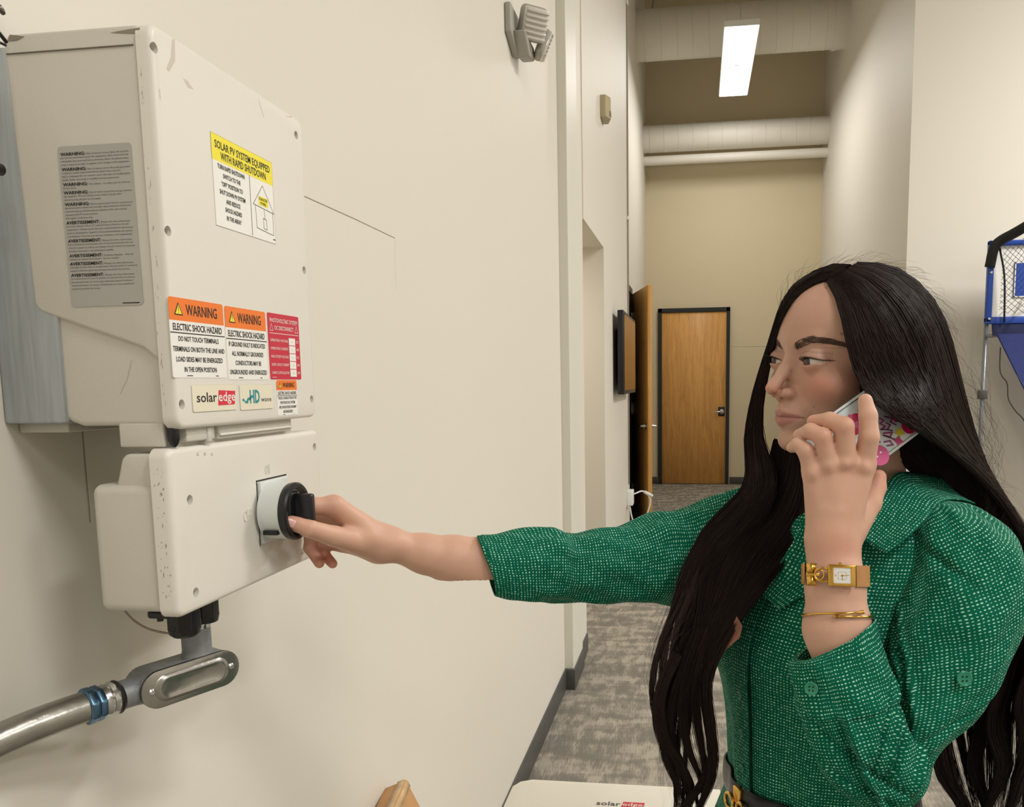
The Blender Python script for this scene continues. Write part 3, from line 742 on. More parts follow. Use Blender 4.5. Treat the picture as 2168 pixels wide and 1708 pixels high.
for i, a_ in enumerate(('11', '40.1', '1.5', '3', '4')):
    yy = H_ * (.575 - i * .123); k.text(a_, W_ * .735, yy, H_ * .022, W_ * .05, 'c')
k.make('handwriting', mat('faint_pencil', '#b9b9b5', .6), s, kind='stuff')
# yellow rapid shutdown sticker
s, O, W_, H_ = lab('shutdown_sticker', [(444, 277), (575, 345), (583, 516), (457, 478)], M_stick, 'yellow and white sticker with a house drawing', r=.0006)
strip(s, O, W_, H_, H_ * .715, H_, M_yellow, r=.0004)
k = Print(O, UY, UZ, .0003)
k.text('SOLAR PV SYSTEM EQUIPPED', W_ / 2, H_ * .855, H_ * .080, W_ * .90, 'c', bold=.012)
k.text('WITH RAPID SHUTDOWN', W_ / 2, H_ * .745, H_ * .080, W_ * .74, 'c', bold=.012)
for i, (ln, wd) in enumerate([('TURN RAPID SHUTDOWN', .42), ('SWITCH TO THE', .27), ('"OFF" POSITION TO', .33), ('SHUT DOWN PV SYSTEM', .40), ('AND REDUCE', .22), ('SHOCK HAZARD', .26), ('IN THE ARRAY', .23)]):
    k.text(ln, W_ * .285, H_ * (.640 - i * .091), H_ * .048, W_ * wd, 'c', bold=.016)
k.rect(W_ * .575, H_ * .02, W_ * .58, H_ * .715)
lw = .00045
k.line([(W_ * .62, H_ * .40), (W_ * .80, H_ * .66), (W_ * .985, H_ * .37)], lw, True)
k.line([(W_ * .655, H_ * .395), (W_ * .665, H_ * .13), (W_ * .96, H_ * .10), (W_ * .965, H_ * .378)], lw, False)
k.line([(W_ * .81, H_ * .38), (W_ * .815, H_ * .27)], lw); k.line([(W_ * .785, H_ * .27), (W_ * .84, H_ * .26), (W_ * .845, H_ * .14), (W_ * .79, H_ * .15)], lw, True)
k.text('SOLAR ELECTRIC', W_ * .80, H_ * .475, H_ * .032, W_ * .15, 'c', bold=.01); k.text('PV PANELS', W_ * .80, H_ * .425, H_ * .032, W_ * .10, 'c', bold=.01)
k.rect(W_ * .95, H_ * .045, W_ * .99, H_ * .057)
k.make('lettering', M_ink, s)
k = Print(O, UY, UZ, .00015); k.rect(W_ * .72, H_ * .415, W_ * .885, H_ * .52); k.make('highlight_patch', M_yellow, s)
k = Print(O, UY, UZ, .00012); k.line([(0.0003, .0003), (W_ - .0003, .0003), (W_ - .0003, H_ - .0003), (.0003, H_ - .0003)], .0003, True); k.make('border_line', mat('thin_grey_line', '#8f8d88', .6), s)
# logo plates
def plate(q, label):
    O, W_, H_ = plane_rect(q)
    s = slab('logo_plate', O, UY, UZ, rounded(W_, H_, .002, 4, W_ / 2, H_ / 2), .0009, mat('logo_plate_ivory', '#e9e3cd', .35), t, label=label)
    o_ = from_bm('plate_rim', prism(rounded(W_ + .001, H_ + .001, .0024, 4, O[1] + W_ / 2, O[2] + H_ / 2), FX - .0002, FX + .00045, 'x'), M_invshade, s)
    return s, O + np.array([.0009, 0, 0]), W_, H_
s, O, W_, H_ = plate([(404, 814), (496, 816), (500, 867), (408, 872)], 'ivory plate with black and red logo')
k = Print(O, UY, UZ, .0002); k.text('solar', W_ * .085, H_ * .36, H_ * .36, W_ * .45, bold=.010); k.make('lettering', M_ink, s)
k = Print(O, UY, UZ, .0002); k.poly([(W_ * .555, H_ * .20), (W_ * .955, H_ * .22), (W_ * .985, H_ * .76), (W_ * .585, H_ * .80)]); k.make('red_block', M_redlogo, s)
k = Print(O, UY, UZ, .0004); k.text('edge', W_ * .57, H_ * .37, H_ * .36, W_ * .40, bold=.010); k.make('lettering', M_stick, s)
s, O, W_, H_ = plate([(506, 814), (574, 814), (577, 864), (508, 868)], 'ivory plate with teal logo')
k = Print(O, UY, UZ, .0002); k.text('HD', W_ * .28, H_ * .27, H_ * .50, W_ * .30, bold=.03)
k.poly([(W_ * .06, H_ * .44), (W_ * .10, H_ * .46), (W_ * .12, H_ * .36), (W_ * .18, H_ * .36), (W_ * .20, H_ * .46), (W_ * .30, H_ * .52), (W_ * .30, H_ * .40), (W_ * .22, H_ * .36), (W_ * .22, H_ * .26), (W_ * .14, H_ * .26), (W_ * .12, H_ * .34), (W_ * .06, H_ * .36)])
k.make('lettering', M_teal, s)
k = Print(O, UY, UZ, .0002); k.text('wave', W_ * .62, H_ * .30, H_ * .20, W_ * .33, bold=.004); k.make('lettering', mat('grey_ink', '#55575a', .6), s)

# --------------- silver safety label on the side
pL = [sd(*p) for p in ((120, 311), (275, 300), (303, 645), (150, 650))]
x0 = (pL[0][0] + pL[3][0]) / 2; x1 = (pL[1][0] + pL[2][0]) / 2; z0 = (pL[2][1] + pL[3][1]) / 2; z1 = (pL[0][1] + pL[1][1]) / 2
# its slight tilt follows the photograph
sl = (pL[3][0] - pL[0][0] + pL[2][0] - pL[1][0]) / 2 / (z0 - z1)
Wv = np.array([sl, 0, 1.0]); Wv /= np.linalg.norm(Wv); Uv = np.array([Wv[2], 0, -Wv[0]])
W_ = abs(x1 - x0) ; H_ = z1 - z0
O = np.array([pL[3][0], SY + .0012, pL[3][1]])
s = slab('safety_label', O, Uv, Wv, rounded(W_, H_, .003, 5, W_ / 2, H_ / 2), .0004, M_silver, t, label='silver label full of small print')
O = O + np.array([0, -.0004, 0])
k = Print(O, Uv, Wv, .0003); kb = Print(O, Uv, Wv, .0003)
paras = [
 ('WARNING:', ['Risk of electric shock. Both AC and DC', 'sources are terminated inside this equipment. Each circuit must be', 'individually disconnected before servicing. When the photovoltaic', 'array is exposed to light, it supplies a DC voltage to this equipment']),
 ('WARNING:', ['Risk of electric shock. Normally grounded', 'conductors may be ungrounded and energized when a ground', 'fault is indicated. Do not remove cover. No user serviceable parts', 'inside. Refer servicing to qualified service personnel.']),
 ('WARNING:', ['Hot surfaces - To reduce the risk of burns -', 'Do not touch.']),
 ('WARNING:', ['Risk of electric shock from energy stored in', 'the capacitor. Do not remove cover until 5 minutes after', 'disconnecting all sources of supply.']),
 ('WARNING:', ['Electric shock hazard. The DC conductors of', 'this photovoltaic system are normally ungrounded but will become', 'intermittently grounded without indication when the inverter', 'measures the PV array isolation.', 'Use copper conductors only']),
 ('AVERTISSEMENT:', ['Risque de choc electrique.', 'Les deux sources CA et CC sont arrivees a l\'interieur de cet', 'equipement. Chaque circuit doit etre individuellement deconnecte', 'avant la maintenance. Quand le reseau photovoltaique est expose', 'a la lumiere, il fournit une tension continue a cet equipement.']),
 ('AVERTISSEMENT:', ['Risque de choc electrique.', 'Des conducteurs normalement mis a la terre peuvent etre non mis', 'a la terre quand un defaut est indique. Ne pas retirer le couvercle.', 'Confier l\'entretien a du personnel qualifie.']),
 ('AVERTISSEMENT:', ['Surfaces chaudes - Afin de', 'reduire les risques de brulures - Ne pas toucher.']),
 ('AVERTISSEMENT:', ['Risque de choc electrique.', 'L\'energie stockee dans le condensateur. Ne pas retirer le couvercle', 'jusqu\'a 5 minutes apres deconnexion de toutes les sources.']),
 ('AVERTISSEMENT:', ['Risque de choc electrique.', 'Les conducteurs CC de ce systeme ne sont pas mis a la terre et', 'peuvent etre mis a la terre sans indication quand l\'onduleur', 'mesure l\'isolation du reseau. Conducteurs en cuivre seulement', 'mesure la tension du reseau.'])]
nl = sum(len(p_[1]) for p_ in paras) + len(paras) * .42; pitch = H_ * .865 / nl; y = H_ * .965
for hd, ls in paras:
    y -= pitch * 1.08
    hw = W_ * (.34 if hd[0] == 'W' else .46)
    k.text(hd, W_ * .035, y, pitch * .88, hw, bold=.024)
    kb.text(ls[0], W_ * .035 + hw + W_ * .02, y + pitch * .05, pitch * .46, min(W_ * .93 - hw - W_ * .02, len(ls[0]) * W_ * .0155))
    for ln in ls[1:]:
        y -= pitch; kb.text(ln, W_ * .035, y + pitch * .15, pitch * .46, min(W_ * .925, len(ln) * W_ * .0142))
    y -= pitch * .34
k.make('lettering', M_ink, s); kb.make('small_print', mat('grey_small_print', '#504e4b', .6), s)
kb = Print(O, Uv, Wv, .0003); kb.rect(W_ * .72, H_ * .012, W_ * .95, H_ * .018); kb.make('small_print', M_ink, s)

# wear on the rim of the cover: short dark rub marks
k = Print((FX - .006, SY - .0004, 0), (1, 0, 0), (0, 0, 1), .00005)
for i in range(34):
    z = RNG.uniform(ZB + .02, ZT - .03); h_ = RNG.uniform(.0006, .006) * (1.6 if RNG.random() < .2 else 1); x_ = RNG.normal(-.004, .0013); w_ = RNG.uniform(.0001, .0005)
    k.poly([(x_, z), (x_ + w_, z + h_ * .3), (x_ + w_ * .4, z + h_), (x_ - w_ * .3, z + h_ * .6)])
k.make('rub_marks', mat('rub_grey', '#8d897e', .6), t, kind='stuff')
k = Print((FX, 0, 0), (0, 1, 0), (0, 0, 1), .00006)
def smear(pts, m=None):
    k.poly([fr(*p) for p in pts])
for pts in ([(364, 84), (370, 82), (371, 130), (358, 152), (352, 146), (362, 120)], [(387, 165), (398, 172), (410, 190), (398, 186)], [(336, 186), (339, 190), (341, 214), (337, 204)],
            [(545, 202), (548, 214), (560, 250), (557, 245)], [(602, 246), (620, 246), (615, 249)]):
    k.poly([fr(*p) for p in pts])
k.make('smudges', mat('smudge_beige', '#cbc4b5', .5), t, kind='stuff')
k = Print((0, SY + .0055, 0), (1, 0, 0), (0, 0, 1), .0001)
k.line([sd(270, 762), sd(262, 800), sd(250, 825), sd(246, 834)], .0003); k.make('hairline_scratch', mat('scratch_grey', '#9f998b', .6), t)
# dirt along the top edge of the skirt
k = Print((0, SY + .0012, 0), (1, 0, 0), (0, 0, 1), .0001)
for q in ([(258, 63), (294, 57), (294, 70), (230, 68)], [(18, 72), (50, 76), (34, 84), (14, 86)], [(282, 79), (292, 81), (284, 78)]):
    k.poly([sd(*p) for p in q])
k.make('dirt_marks', mat('dirt_brown', '#8b8474', .6), t, kind='stuff')

# ================================================================ lower box: disconnect switch
LX, LY0, LY1, LZ0, LZ1 = -.470, .713, 1.030, 1.2885, 1.4455
t = sw = thing('disconnect_switch_box', (-.52, .86, 1.29), 'smaller cream switch box hanging under the large inverter', 'switch box')
bm = prism(rounded(LY1 - LY0, LZ1 - LZ0, .010, 5, (LY0 + LY1) / 2, (LZ0 + LZ1) / 2), LX - .018, LX, 'x')
es = [e for e in bm.edges if all(abs(v.co.x - LX) < 1e-5 for v in e.verts)]
bmesh.ops.bevel(bm, geom=es, offset=.0055, segments=4, affect='EDGES', profile=.5)
cov = from_bm('front_cover', bm, M_inv, t, smooth=True)
def fl(px, py): p = atX(px, py, LX); return p[1], p[2]
HO = [(402, 1058), (415, 1254), (666, 946)]
cut = []
for px, py in HO:
    y, z = fl(px, py); cut.append(lathe('cutter', (LX - .012, y, z), (1, 0, 0), [(0, .0044), (.012, .0048), (.02, .0055)], M_inv, n=24, smooth=False))
apply_bool(cov, cut); auto_smooth(cov, 30)
for px, py in HO:
    y, z = fl(px, py); lathe('screw', (LX - .012, y, z), (1, 0, 0), [(0, .0034), (.0015, .0034), (.002, .0026)], M_screw, cov, n=16)
box('rear_body', (-.552, LX - .016, LY0 + .003, LY1 - .004, LZ0 + .004, 1.4125), M_invshade, t, bev=.009, seg=5)
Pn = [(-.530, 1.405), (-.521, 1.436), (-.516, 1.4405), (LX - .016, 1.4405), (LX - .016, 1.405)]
bm = prism(Pn, LY0 + .008, LY1 - .02, 'y', bev=.003, seg=3); from_bm('upper_body', bm, M_invshade, t, smooth=True)
# raised lettering moulded in the cover
def moulded(s_, px, py, h_, w_):
    k = Print((LX, 0, 0), (0, 1, 0), (0, 0, 1), .0004); y, z = fl(px, py); k.text(s_, y, z, h_, w_, bold=.004)
    o = k.make('moulded_lettering', M_inv, cov, kind='stuff'); md = o.modifiers.new('s', 'SOLIDIFY'); md.thickness = .0009; md.offset = 0
for a_ in (('ON', 561, 1004, .0105, .0105), ('OFF', 516, 1105, .0125, .0165), ('SOLAR', 637, 1175, .0085, .030)): moulded(*a_)
for i, px in enumerate((417, 432, 447)): moulded('ESC'[i], px, 963, .0028, .003)
# rub marks on the rim
k = Print((LX - .009, LY0 - .0002, 0), (1, 0, 0), (0, 0, 1), .00005)
for i in range(48):
    z = RNG.uniform(LZ0 + .018, LZ1 - .012); h_ = RNG.uniform(.0004, .0035) * (2.2 if RNG.random() < .12 else 1); x_ = RNG.uniform(-.006, .004); w_ = RNG.uniform(.0001, .0006)
    k.poly([(x_, z), (x_ + w_, z + h_ * .3), (x_ + w_ * .4, z + h_), (x_ - w_ * .3, z + h_ * .6)])
k.make('rub_marks', mat('rub_dark', '#7a776e', .6), t, kind='stuff')
# rotary handle
ky, kz = .889, 1.3635
kn = box('switch_plate', (LX - .001, LX + .004, ky - .020, ky + .046, kz - .034, kz + .034), M_knobw, t, bev=.002)
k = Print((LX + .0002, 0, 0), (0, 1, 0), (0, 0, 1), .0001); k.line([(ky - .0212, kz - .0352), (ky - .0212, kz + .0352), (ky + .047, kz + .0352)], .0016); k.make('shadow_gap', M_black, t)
lathe('knob_collar', (LX + .004, ky, kz), (1, 0, 0), [(0, .0315), (.003, .0308), (.024, .0305), (.026, .030)], M_knobw, kn, n=64)
kn2 = lathe('knob_ring', (LX + .029, ky, kz), (1, 0, 0), [(-.002, .0308), (.002, .0318), (.0055, .0318), (.0075, .0300), (.0075, .0262), (.0055, .0250), (-.0015, .0245)], M_black, t, n=64)
box('handle_blade', (LX + .024, LX + .0545, ky - .0055, ky + .0045, kz - .0275, kz + .0195), M_navy, kn2, bev=.003)
box('blade_root', (LX + .022, LX + .033, ky - .013, ky + .010, kz - .024, kz + .022), M_navy, kn2, bev=.003)
box('collar_slot', (LX + .008, LX + .024, ky - .0285, ky - .0215, kz - .0225, kz - .0175), M_black, kn, bev=.0005)
# ---- glands below
t = thing('cable_gland', (-.497, .763, 1.26), 'black hexagonal cable gland under the front corner of the switch box', 'cable gland')
def hexa(name, p, r, h, m, par, n=6, rot=0.2, bev=.0015):
    bm = bmesh.new(); pts = [(p[0] + r * math.cos(rot + 2 * PI * k_ / n), p[1] + r * math.sin(rot + 2 * PI * k_ / n)) for k_ in range(n)]
    b_ = prism(pts, p[2] - h, p[2], 'z', bev=bev, seg=3); bm.free(); return from_bm(name, b_, m, par, smooth=True)
g1 = atZ(390, 1318, 1.270)
hexa('gland_nut', (g1[0], g1[1], 1.284), .0165, .020, M_black, t, n=8)
lathe('gland_dome', (g1[0], g1[1], 1.266), (0, 0, -1), [(0, .0155), (.006, .0145), (.009, .011)], M_black, t, n=24)
lathe('gland_thread', (g1[0], g1[1], 1.2905), (0, 0, -1), [(0, .013), (.008, .013)], M_black, t, n=24)
t = thing('cable_gland', (-.50, .80, 1.26), 'black cable gland holding the grey conduit body below the switch box', 'cable gland')
hub = atY(428, 1365, .80); hx_, hy_ = hub[0], hub[1]
hexa('gland_nut', (hx_ + .003, hy_, 1.289), .0165, .022, M_black, t, n=10)
lathe('gland_dome', (hx_ + .003, hy_, 1.269), (0, 0, -1), [(0, .0160), (.007, .0145)], M_black, t, n=24)
t = thing('drain_plug', (-.52, .74, 1.285), 'small black drain plug behind the hexagonal gland', 'plug')
g3 = atZ(338, 1297, 1.287); box('plug_body', (g3[0] - .010, g3[0] + .012, g3[1] - .006, g3[1] + .006, 1.282, 1.2900), M_black, t, bev=.003)
lathe('plug_stem', (g3[0], g3[1], 1.283), (0, 0, -1), [(0, .003), (.004, .003)], M_black, t, n=10)
t = thing('thin_wire', (-.56, .75, 1.27), 'thin brownish wire looping below the switch box to the gland', 'wire')
tube('wire', [atY(p[0], p[1], y_) for p, y_ in (((262, 1288), .79), ((270, 1300), .785), ((290, 1318), .782), ((320, 1333), .778), ((365, 1341), .77), ((392, 1338), .765))], .0012, mat('brown_wire', '#9a8c7c', .45), t, n=8, res=30)
# ---- conduit body (grey cast fitting with a bright oval cover)
A = Vector((.438, .899, 0)).normalized(); Nn = Vector((A.y, -A.x, 0)); Up = Vector((0, 0, 1))
ctr = Vector(tuple(atY(400, 1434, .80)))
t = thing('conduit_fitting', ctr, 'grey cast metal conduit body with a bright oval cover plate', 'conduit fitting')
tilt = math.radians(-1.0)
MB_ = Matrix(((A.x, Nn.x, 0, ctr.x), (A.y, Nn.y, 0, ctr.y), (0, 0, 1, ctr.z), (0, 0, 0, 1))) @ Matrix.Rotation(tilt, 4, 'Y')
def oval(L_, R_, n=14):
    pts = []
    for k_ in range(n + 1): a_ = -PI / 2 + PI * k_ / n; pts.append((L_ / 2 + R_ * math.cos(a_), R_ * math.sin(a_)))
    for k_ in range(n + 1): a_ = PI / 2 + PI * k_ / n; pts.append((-L_ / 2 + R_ * math.cos(a_), R_ * math.sin(a_)))
    return pts
LB, RB = .070, .0195
def oval_solid(name, L_, R_, n0, n1, m, par, bev=0):
    bm = prism([(a_, b_) for a_, b_ in oval(L_, R_)], n0, n1, 'y', bev=bev, seg=2)
    for v in bm.verts: v.co = MB_ @ Vector((v.co.x, v.co.y, v.co.z))
    bmesh.ops.recalc_face_normals(bm, faces=bm.faces)
    o_ = from_bm(name, bm, m, par, smooth=True); auto_smooth(o_, 30); return o_
oval_solid('body', LB, RB - .001, -.030, .004, M_cast, t, bev=.003)
oval_solid('gasket', LB, RB, .004, .0052, M_black, t)
cvr = oval_solid('cover_plate', LB + .001, RB - .0003, .0052, .0072, M_zinc, t, bev=.0006)
V = []; Fc = []
rings = [(LB - .014, RB - .0055, .0071), (LB - .018, RB - .0085, .0102), (LB - .019, RB - .0095, .0102), (LB - .022, RB - .0120, .0080)]
nn = len(oval(1, 1))
for L_, R_, h_ in rings: V += [MB_ @ Vector((a_, h_, b_)) for a_, b_ in oval(L_, R_)]
for i in range(3):
    for k_ in range(nn): Fc.append((i * nn + k_, i * nn + (k_ + 1) % nn, (i + 1) * nn + (k_ + 1) % nn, (i + 1) * nn + k_))
Fc.append(tuple(range(3 * nn, 4 * nn)))
o_ = mesh('embossed_panel', V, Fc, M_zinc, cvr, smooth=True); auto_smooth(o_, 50)
for sx in (-1, 1):
    p_ = MB_ @ Vector((sx * (LB / 2 + .0095), .0070, 0)); ax = MB_.to_3x3() @ Vector((0, 1, 0))
    lathe('cover_screw', p_, ax, [(0, .0034), (.0012, .0034), (.0022, .0022)], M_steel, t, n=16)
hz = MB_ @ Vector((.018, -.011, 0))
lathe('top_hub', (hz.x, hz.y, ctr.z + .010), (0, 0, 1), [(0, .020), (.008, .0160), (.014, .0148), (.036, .0148), (.037, .0138)], M_cast, t, n=36)
lathe('locknut', (hz.x, hz.y, ctr.z + .046), (0, 0, 1), [(0, .0128), (.002, .0152), (.006, .0152), (.0065, .0125), (.016, .0125)], M_steel, t, n=12)
e0 = MB_ @ Vector((-LB / 2 - .010, -.012, 0)); ax = -(MB_.to_3x3() @ Vector((1, 0, 0)))
lathe('end_hub', e0, ax, [(0, .0155), (.008, .0145), (.022, .0142)], M_cast, t, n=36)
# ---- connector and flexible conduit
t = thing('conduit_connector', e0 + ax * .03, 'silver and blue zinc connector nut on the flexible conduit', 'connector')
lathe('sealing_ring', e0 + ax * .022, ax, [(0, .0155), (.0025, .0170), (.0045, .0155)], M_black, t, n=32)
lathe('silver_sleeve', e0 + ax * .0262, ax, [(0, .0155), (.003, .0168), (.006, .0150), (.009, .0162), (.013, .0150), (.016, .0150)], M_steel, t, n=32)
ax_ = ax; uu, vv, aa = frame(ax_)
bm = bmesh.new()
for (d0, d1, r_n, n_) in ((.040, .0475, .0178, 8), (.0475, .056, .0182, 8)):
    pts = [(r_n * math.cos(2 * PI * k_ / n_ + .3), r_n * math.sin(2 * PI * k_ / n_ + .3)) for k_ in range(n_)]
    b2 = prism(pts, d0, d1, 'z', bev=.0018, seg=3); tmp = bpy.data.meshes.new('x'); b2.to_mesh(tmp); b2.free()
    bm2 = bmesh.new(); bm2.from_mesh(tmp)
    for v in bm2.verts: v.co = Vector(e0) + uu * v.co.x + vv * v.co.y + aa * v.co.z
    tmp2 = bpy.data.meshes.new('x'); bm2.to_mesh(tmp2); bm2.free(); bm.from_mesh(tmp2); bpy.data.meshes.remove(tmp); bpy.data.meshes.remove(tmp2)
from_bm('compression_nut', bm, M_bluenut, t, smooth=True)
pc = Vector(e0) + ax * .052
t = thing('flexible_conduit', pc, 'grey steel flexible conduit running to the left edge', 'conduit')
q = [pc, pc + ax * .012, pc + ax * .03 + Vector((0, 0, -.0005)), pc + ax * .06 + Vector((-.001, 0, -.003)), pc + ax * .10 + Vector((-.002, 0, -.010)), pc + ax * .16 + Vector((-.001, 0, -.028)), pc + ax * .24 + Vector((.03, 0, -.062))]
tube('conduit_tube', q, .0150, M_zinc, t, n=40, res=70)
# ---- wires and clip at the upper left edge
t = thing('black_cable', (WX + .02, .70, 1.80), 'thin black cables entering the picture at the upper left', 'cable')
for pp, r_ in ((((-120, -60), (-30, 40), (0, 72), (14, 90)), .0016), (((-130, 60), (-20, 84), (4, 92), (12, 96)), .0012)):
    tube('cable', [atX(a_, b_, WX + .045) for a_, b_ in pp], r_, M_black, t, n=8, res=20)
t = thing('cable_clip', tuple(atX(2, 22, WX + .015)), 'small dark metal clip on the wall at the top left corner', 'clip')
c0 = atX(-2, 22, WX + .012); tube('clip_body', [c0 + [-.01, -.008, .0], c0 + [0, 0, .002], c0 + [0, .005, -.001]], [.003, .0045, .002], mat('dark_steel', '#6a665f', .3, metal=.9), t, n=12, res=8)
t = thing('rubber_stop', tuple(atX(-3, 358, WX + .03)), 'dark rounded rubber stop cut by the left edge of the picture', 'rubber stop')
c0 = atX(-6, 358, WX + .05); lathe('knob_body', c0, (0, 1, .1), [(-.006, .002), (-.004, .005), (.004, .005), (.006, .002)], M_black, t, n=16)

# ================================================================ cartons at the bottom
zt = .75; p0 = atZ(1117, 1643, zt); p1 = atZ(1085, 1656, zt)
bx0, bx1, by0, by1 = p1[0] - .002, .05, 1.33, p0[1]
t = thing('white_carton', ((bx0 + bx1) / 2, (by0 + by1) / 2, 0), 'white box with a black and red logo on top, beside the woman', 'box')
pts = [(bx0, by0), (bx1, by0), (bx1, by1), (bx0 + .035, by1), (bx0 + .012, by1 - .012), (bx0, by1 - .035)]
bm = prism(pts, zt - .045, zt, 'z', bev=0)
es = [e for e in bm.edges if all(abs(v.co.z - zt) < 1e-5 for v in e.verts)]
bmesh.ops.bevel(bm, geom=es, offset=.018, segments=2, affect='EDGES', profile=.6)
lid = from_bm('lid', bm, M_box, t, smooth=True); auto_smooth(lid, 25)
bm = prism([(max(a_, bx0 + .075), b_ * .99 + (by0 + by1) * .005) for a_, b_ in pts], 0, zt - .047, 'z', bev=.002); from_bm('carton_body', bm, M_box, t)
a_, b_ = atZ(1263, 1700, zt), atZ(1366, 1696, zt)
k = Print((a_[0], a_[1] - .006, zt), (1, 0, 0), (0, 1, 0), .0005); wd = b_[0] - a_[0]
k.text('solar', 0, 0, .014, wd * .50, bold=.01); k.make('lettering', mat('dark_grey_ink', '#55504c', .6), t)
k = Print((a_[0], a_[1] - .006, zt), (1, 0, 0), (0, 1, 0), .0005); k.poly([(wd * .52, -.004), (wd * .97, -.004), (wd, .016), (wd * .55, .016)]); k.make('red_block', M_redlogo, t)
k = Print((a_[0], a_[1] - .006, zt), (1, 0, 0), (0, 1, 0), .0008); k.text('edge', wd * .54, .001, .0115, wd * .42, bold=.01); k.make('lettering', M_box, t)
# leaning brown carton
P0 = atX(860, 1650, -.592)
E_ = [np.array([-.917, -.066, -.394]), np.array([.387, .097, -.917]), np.array([.099, -.993, -.063])]
L_ = [.050, P0[2] / .917 - .004, .25]
t = thing('brown_carton', tuple(P0 * [1, 1, 0]), 'brown cardboard carton with clear tape leaning on the wall', 'carton')
V = [P0 + E_[0] * L_[0] * i + E_[1] * L_[1] * j + E_[2] * L_[2] * k_ for i in (0, 1) for j in (0, 1) for k_ in (0, 1)]
for v in V:
    if v[2] < .02: v[2] = .002
Fc = [(0, 1, 3, 2), (4, 6, 7, 5), (0, 4, 5, 1), (2, 3, 7, 6), (0, 2, 6, 4), (1, 5, 7, 3)]
bm = bmesh.new(); vs_ = [bm.verts.new(v) for v in V]
for f in Fc: bm.faces.new([vs_[i] for i in f])
bmesh.ops.recalc_face_normals(bm, faces=bm.faces); bmesh.ops.bevel(bm, geom=list(bm.edges), offset=.0015, segments=2, affect='EDGES', profile=.5)
from_bm('carton_body', bm, M_card, t, smooth=True)
# tape wrapped over the ridge, a little wrinkled
V = []; Fc = []; nt_ = 24
for i in range(nt_):
    s_ = L_[2] * i / (nt_ - 1)
    for j, (u_, v_) in enumerate(((.018, 0), (.004, 0), (0, .004), (0, .016))):
        jit = RNG.uniform(-.0012, .0012)
        out = -E_[1] * (.0014 + abs(jit) * .8) if v_ == 0 else -E_[0] * (.0014 + abs(jit) * .8)
        V.append(P0 + E_[2] * s_ + E_[0] * (u_ + (jit if j == 0 else 0)) + E_[1] * (v_ + (jit if j == 3 else 0)) + out)
for i in range(nt_ - 1):
    for j in range(3): Fc.append((i * 4 + j, i * 4 + j + 1, i * 4 + 5 + j, i * 4 + 4 + j))
o_ = mesh('tape', V, Fc, M_tape, t, smooth=True); md = o_.modifiers.new('s', 'SOLIDIFY'); md.thickness = .0004
# ================================================================ THE WOMAN
def surfnets(fn, lo, hi, h):
    """iso-surface (quads) of the signed distance fn over a box"""
    lo = np.array(lo, float); hi = np.array(hi, float)
    n = np.ceil((hi - lo) / h).astype(int) + 1
    xs = [lo[i] + h * np.arange(n[i]) for i in range(3)]
    D = np.empty(n, np.float32)
    for i0 in range(0, n[0], 24):
        i1 = min(n[0], i0 + 24)
        g = np.stack(np.meshgrid(xs[0][i0:i1], xs[1], xs[2], indexing='ij'), -1).astype(np.float32)
        D[i0:i1] = fn(g.reshape(-1, 3)).reshape(g.shape[:3])
    ins = D < 0
    c = np.zeros(np.array(n) - 1, np.int8)
    for a in (0, 1):
        for b in (0, 1):
            for d in (0, 1): c += ins[a:n[0] - 1 + a, b:n[1] - 1 + b, d:n[2] - 1 + d]
    cells = np.argwhere((c > 0) & (c < 8))
    idx = -np.ones(c.shape, np.int64); idx[tuple(cells.T)] = np.arange(len(cells))
    acc = np.zeros((len(cells), 3)); cnt = np.zeros(len(cells))
    corners = [(a, b, d) for a in (0, 1) for b in (0, 1) for d in (0, 1)]
    for p in corners:
        for ax in range(3):
            if p[ax]: continue
            q = list(p); q[ax] = 1
            dp = D[cells[:, 0] + p[0], cells[:, 1] + p[1], cells[:, 2] + p[2]]; dq = D[cells[:, 0] + q[0], cells[:, 1] + q[1], cells[:, 2] + q[2]]
            m = (dp < 0) != (dq < 0); t_ = np.where(m, dp / np.where(m, dp - dq, 1), 0)
            pos = np.array(p, float)[None] + np.eye(3)[ax][None] * t_[:, None]
            acc += pos * m[:, None]; cnt += m
    V = lo + h * (cells + acc / cnt[:, None])
    Fs = []
    for ax in range(3):
        o1, o2 = [a for a in range(3) if a != ax]
        sl = [slice(None)] * 3; s2 = [slice(None)] * 3
        sl[ax] = slice(0, n[ax] - 1); s2[ax] = slice(1, n[ax])
        for o_ in (o1, o2): sl[o_] = slice(1, n[o_] - 1); s2[o_] = slice(1, n[o_] - 1)
        A_, B_ = ins[tuple(sl)], ins[tuple(s2)]
        e = np.argwhere(A_ != B_); off = np.zeros(3, int); off[o1] = 1; off[o2] = 1; e = e + off
        def cell(d1, d2):
            q = e.copy(); q[:, o1] -= d1; q[:, o2] -= d2; return idx[tuple(q.T)]
        f = np.stack([cell(1, 1), cell(0, 1), cell(0, 0), cell(1, 0)], 1)
        flip = ~ins[tuple(e.T)]
        if ax == 1: flip = ~flip
        f[flip] = f[flip][:, ::-1]; Fs.append(f)
    return V, np.concatenate(Fs)
def relax(V, Fq, it=1, k=.5):
    n = len(V); e = np.concatenate([Fq[:, [0, 1]], Fq[:, [1, 2]], Fq[:, [2, 3]], Fq[:, [3, 0]]]); e = np.concatenate([e, e[:, ::-1]])
    deg = np.bincount(e[:, 0], minlength=n)[:, None]
    for _ in range(it):
        s = np.stack([np.bincount(e[:, 0], weights=V[e[:, 1], i], minlength=n) for i in range(3)], 1)
        V = V * (1 - k) + k * s / np.maximum(deg, 1)
    return V
def smin(a, b, k):
    h = np.clip(.5 + .5 * (b - a) / k, 0, 1); return b * (1 - h) + a * h - k * h * (1 - h)
def smax(a, b, k): return -smin(-a, -b, k)
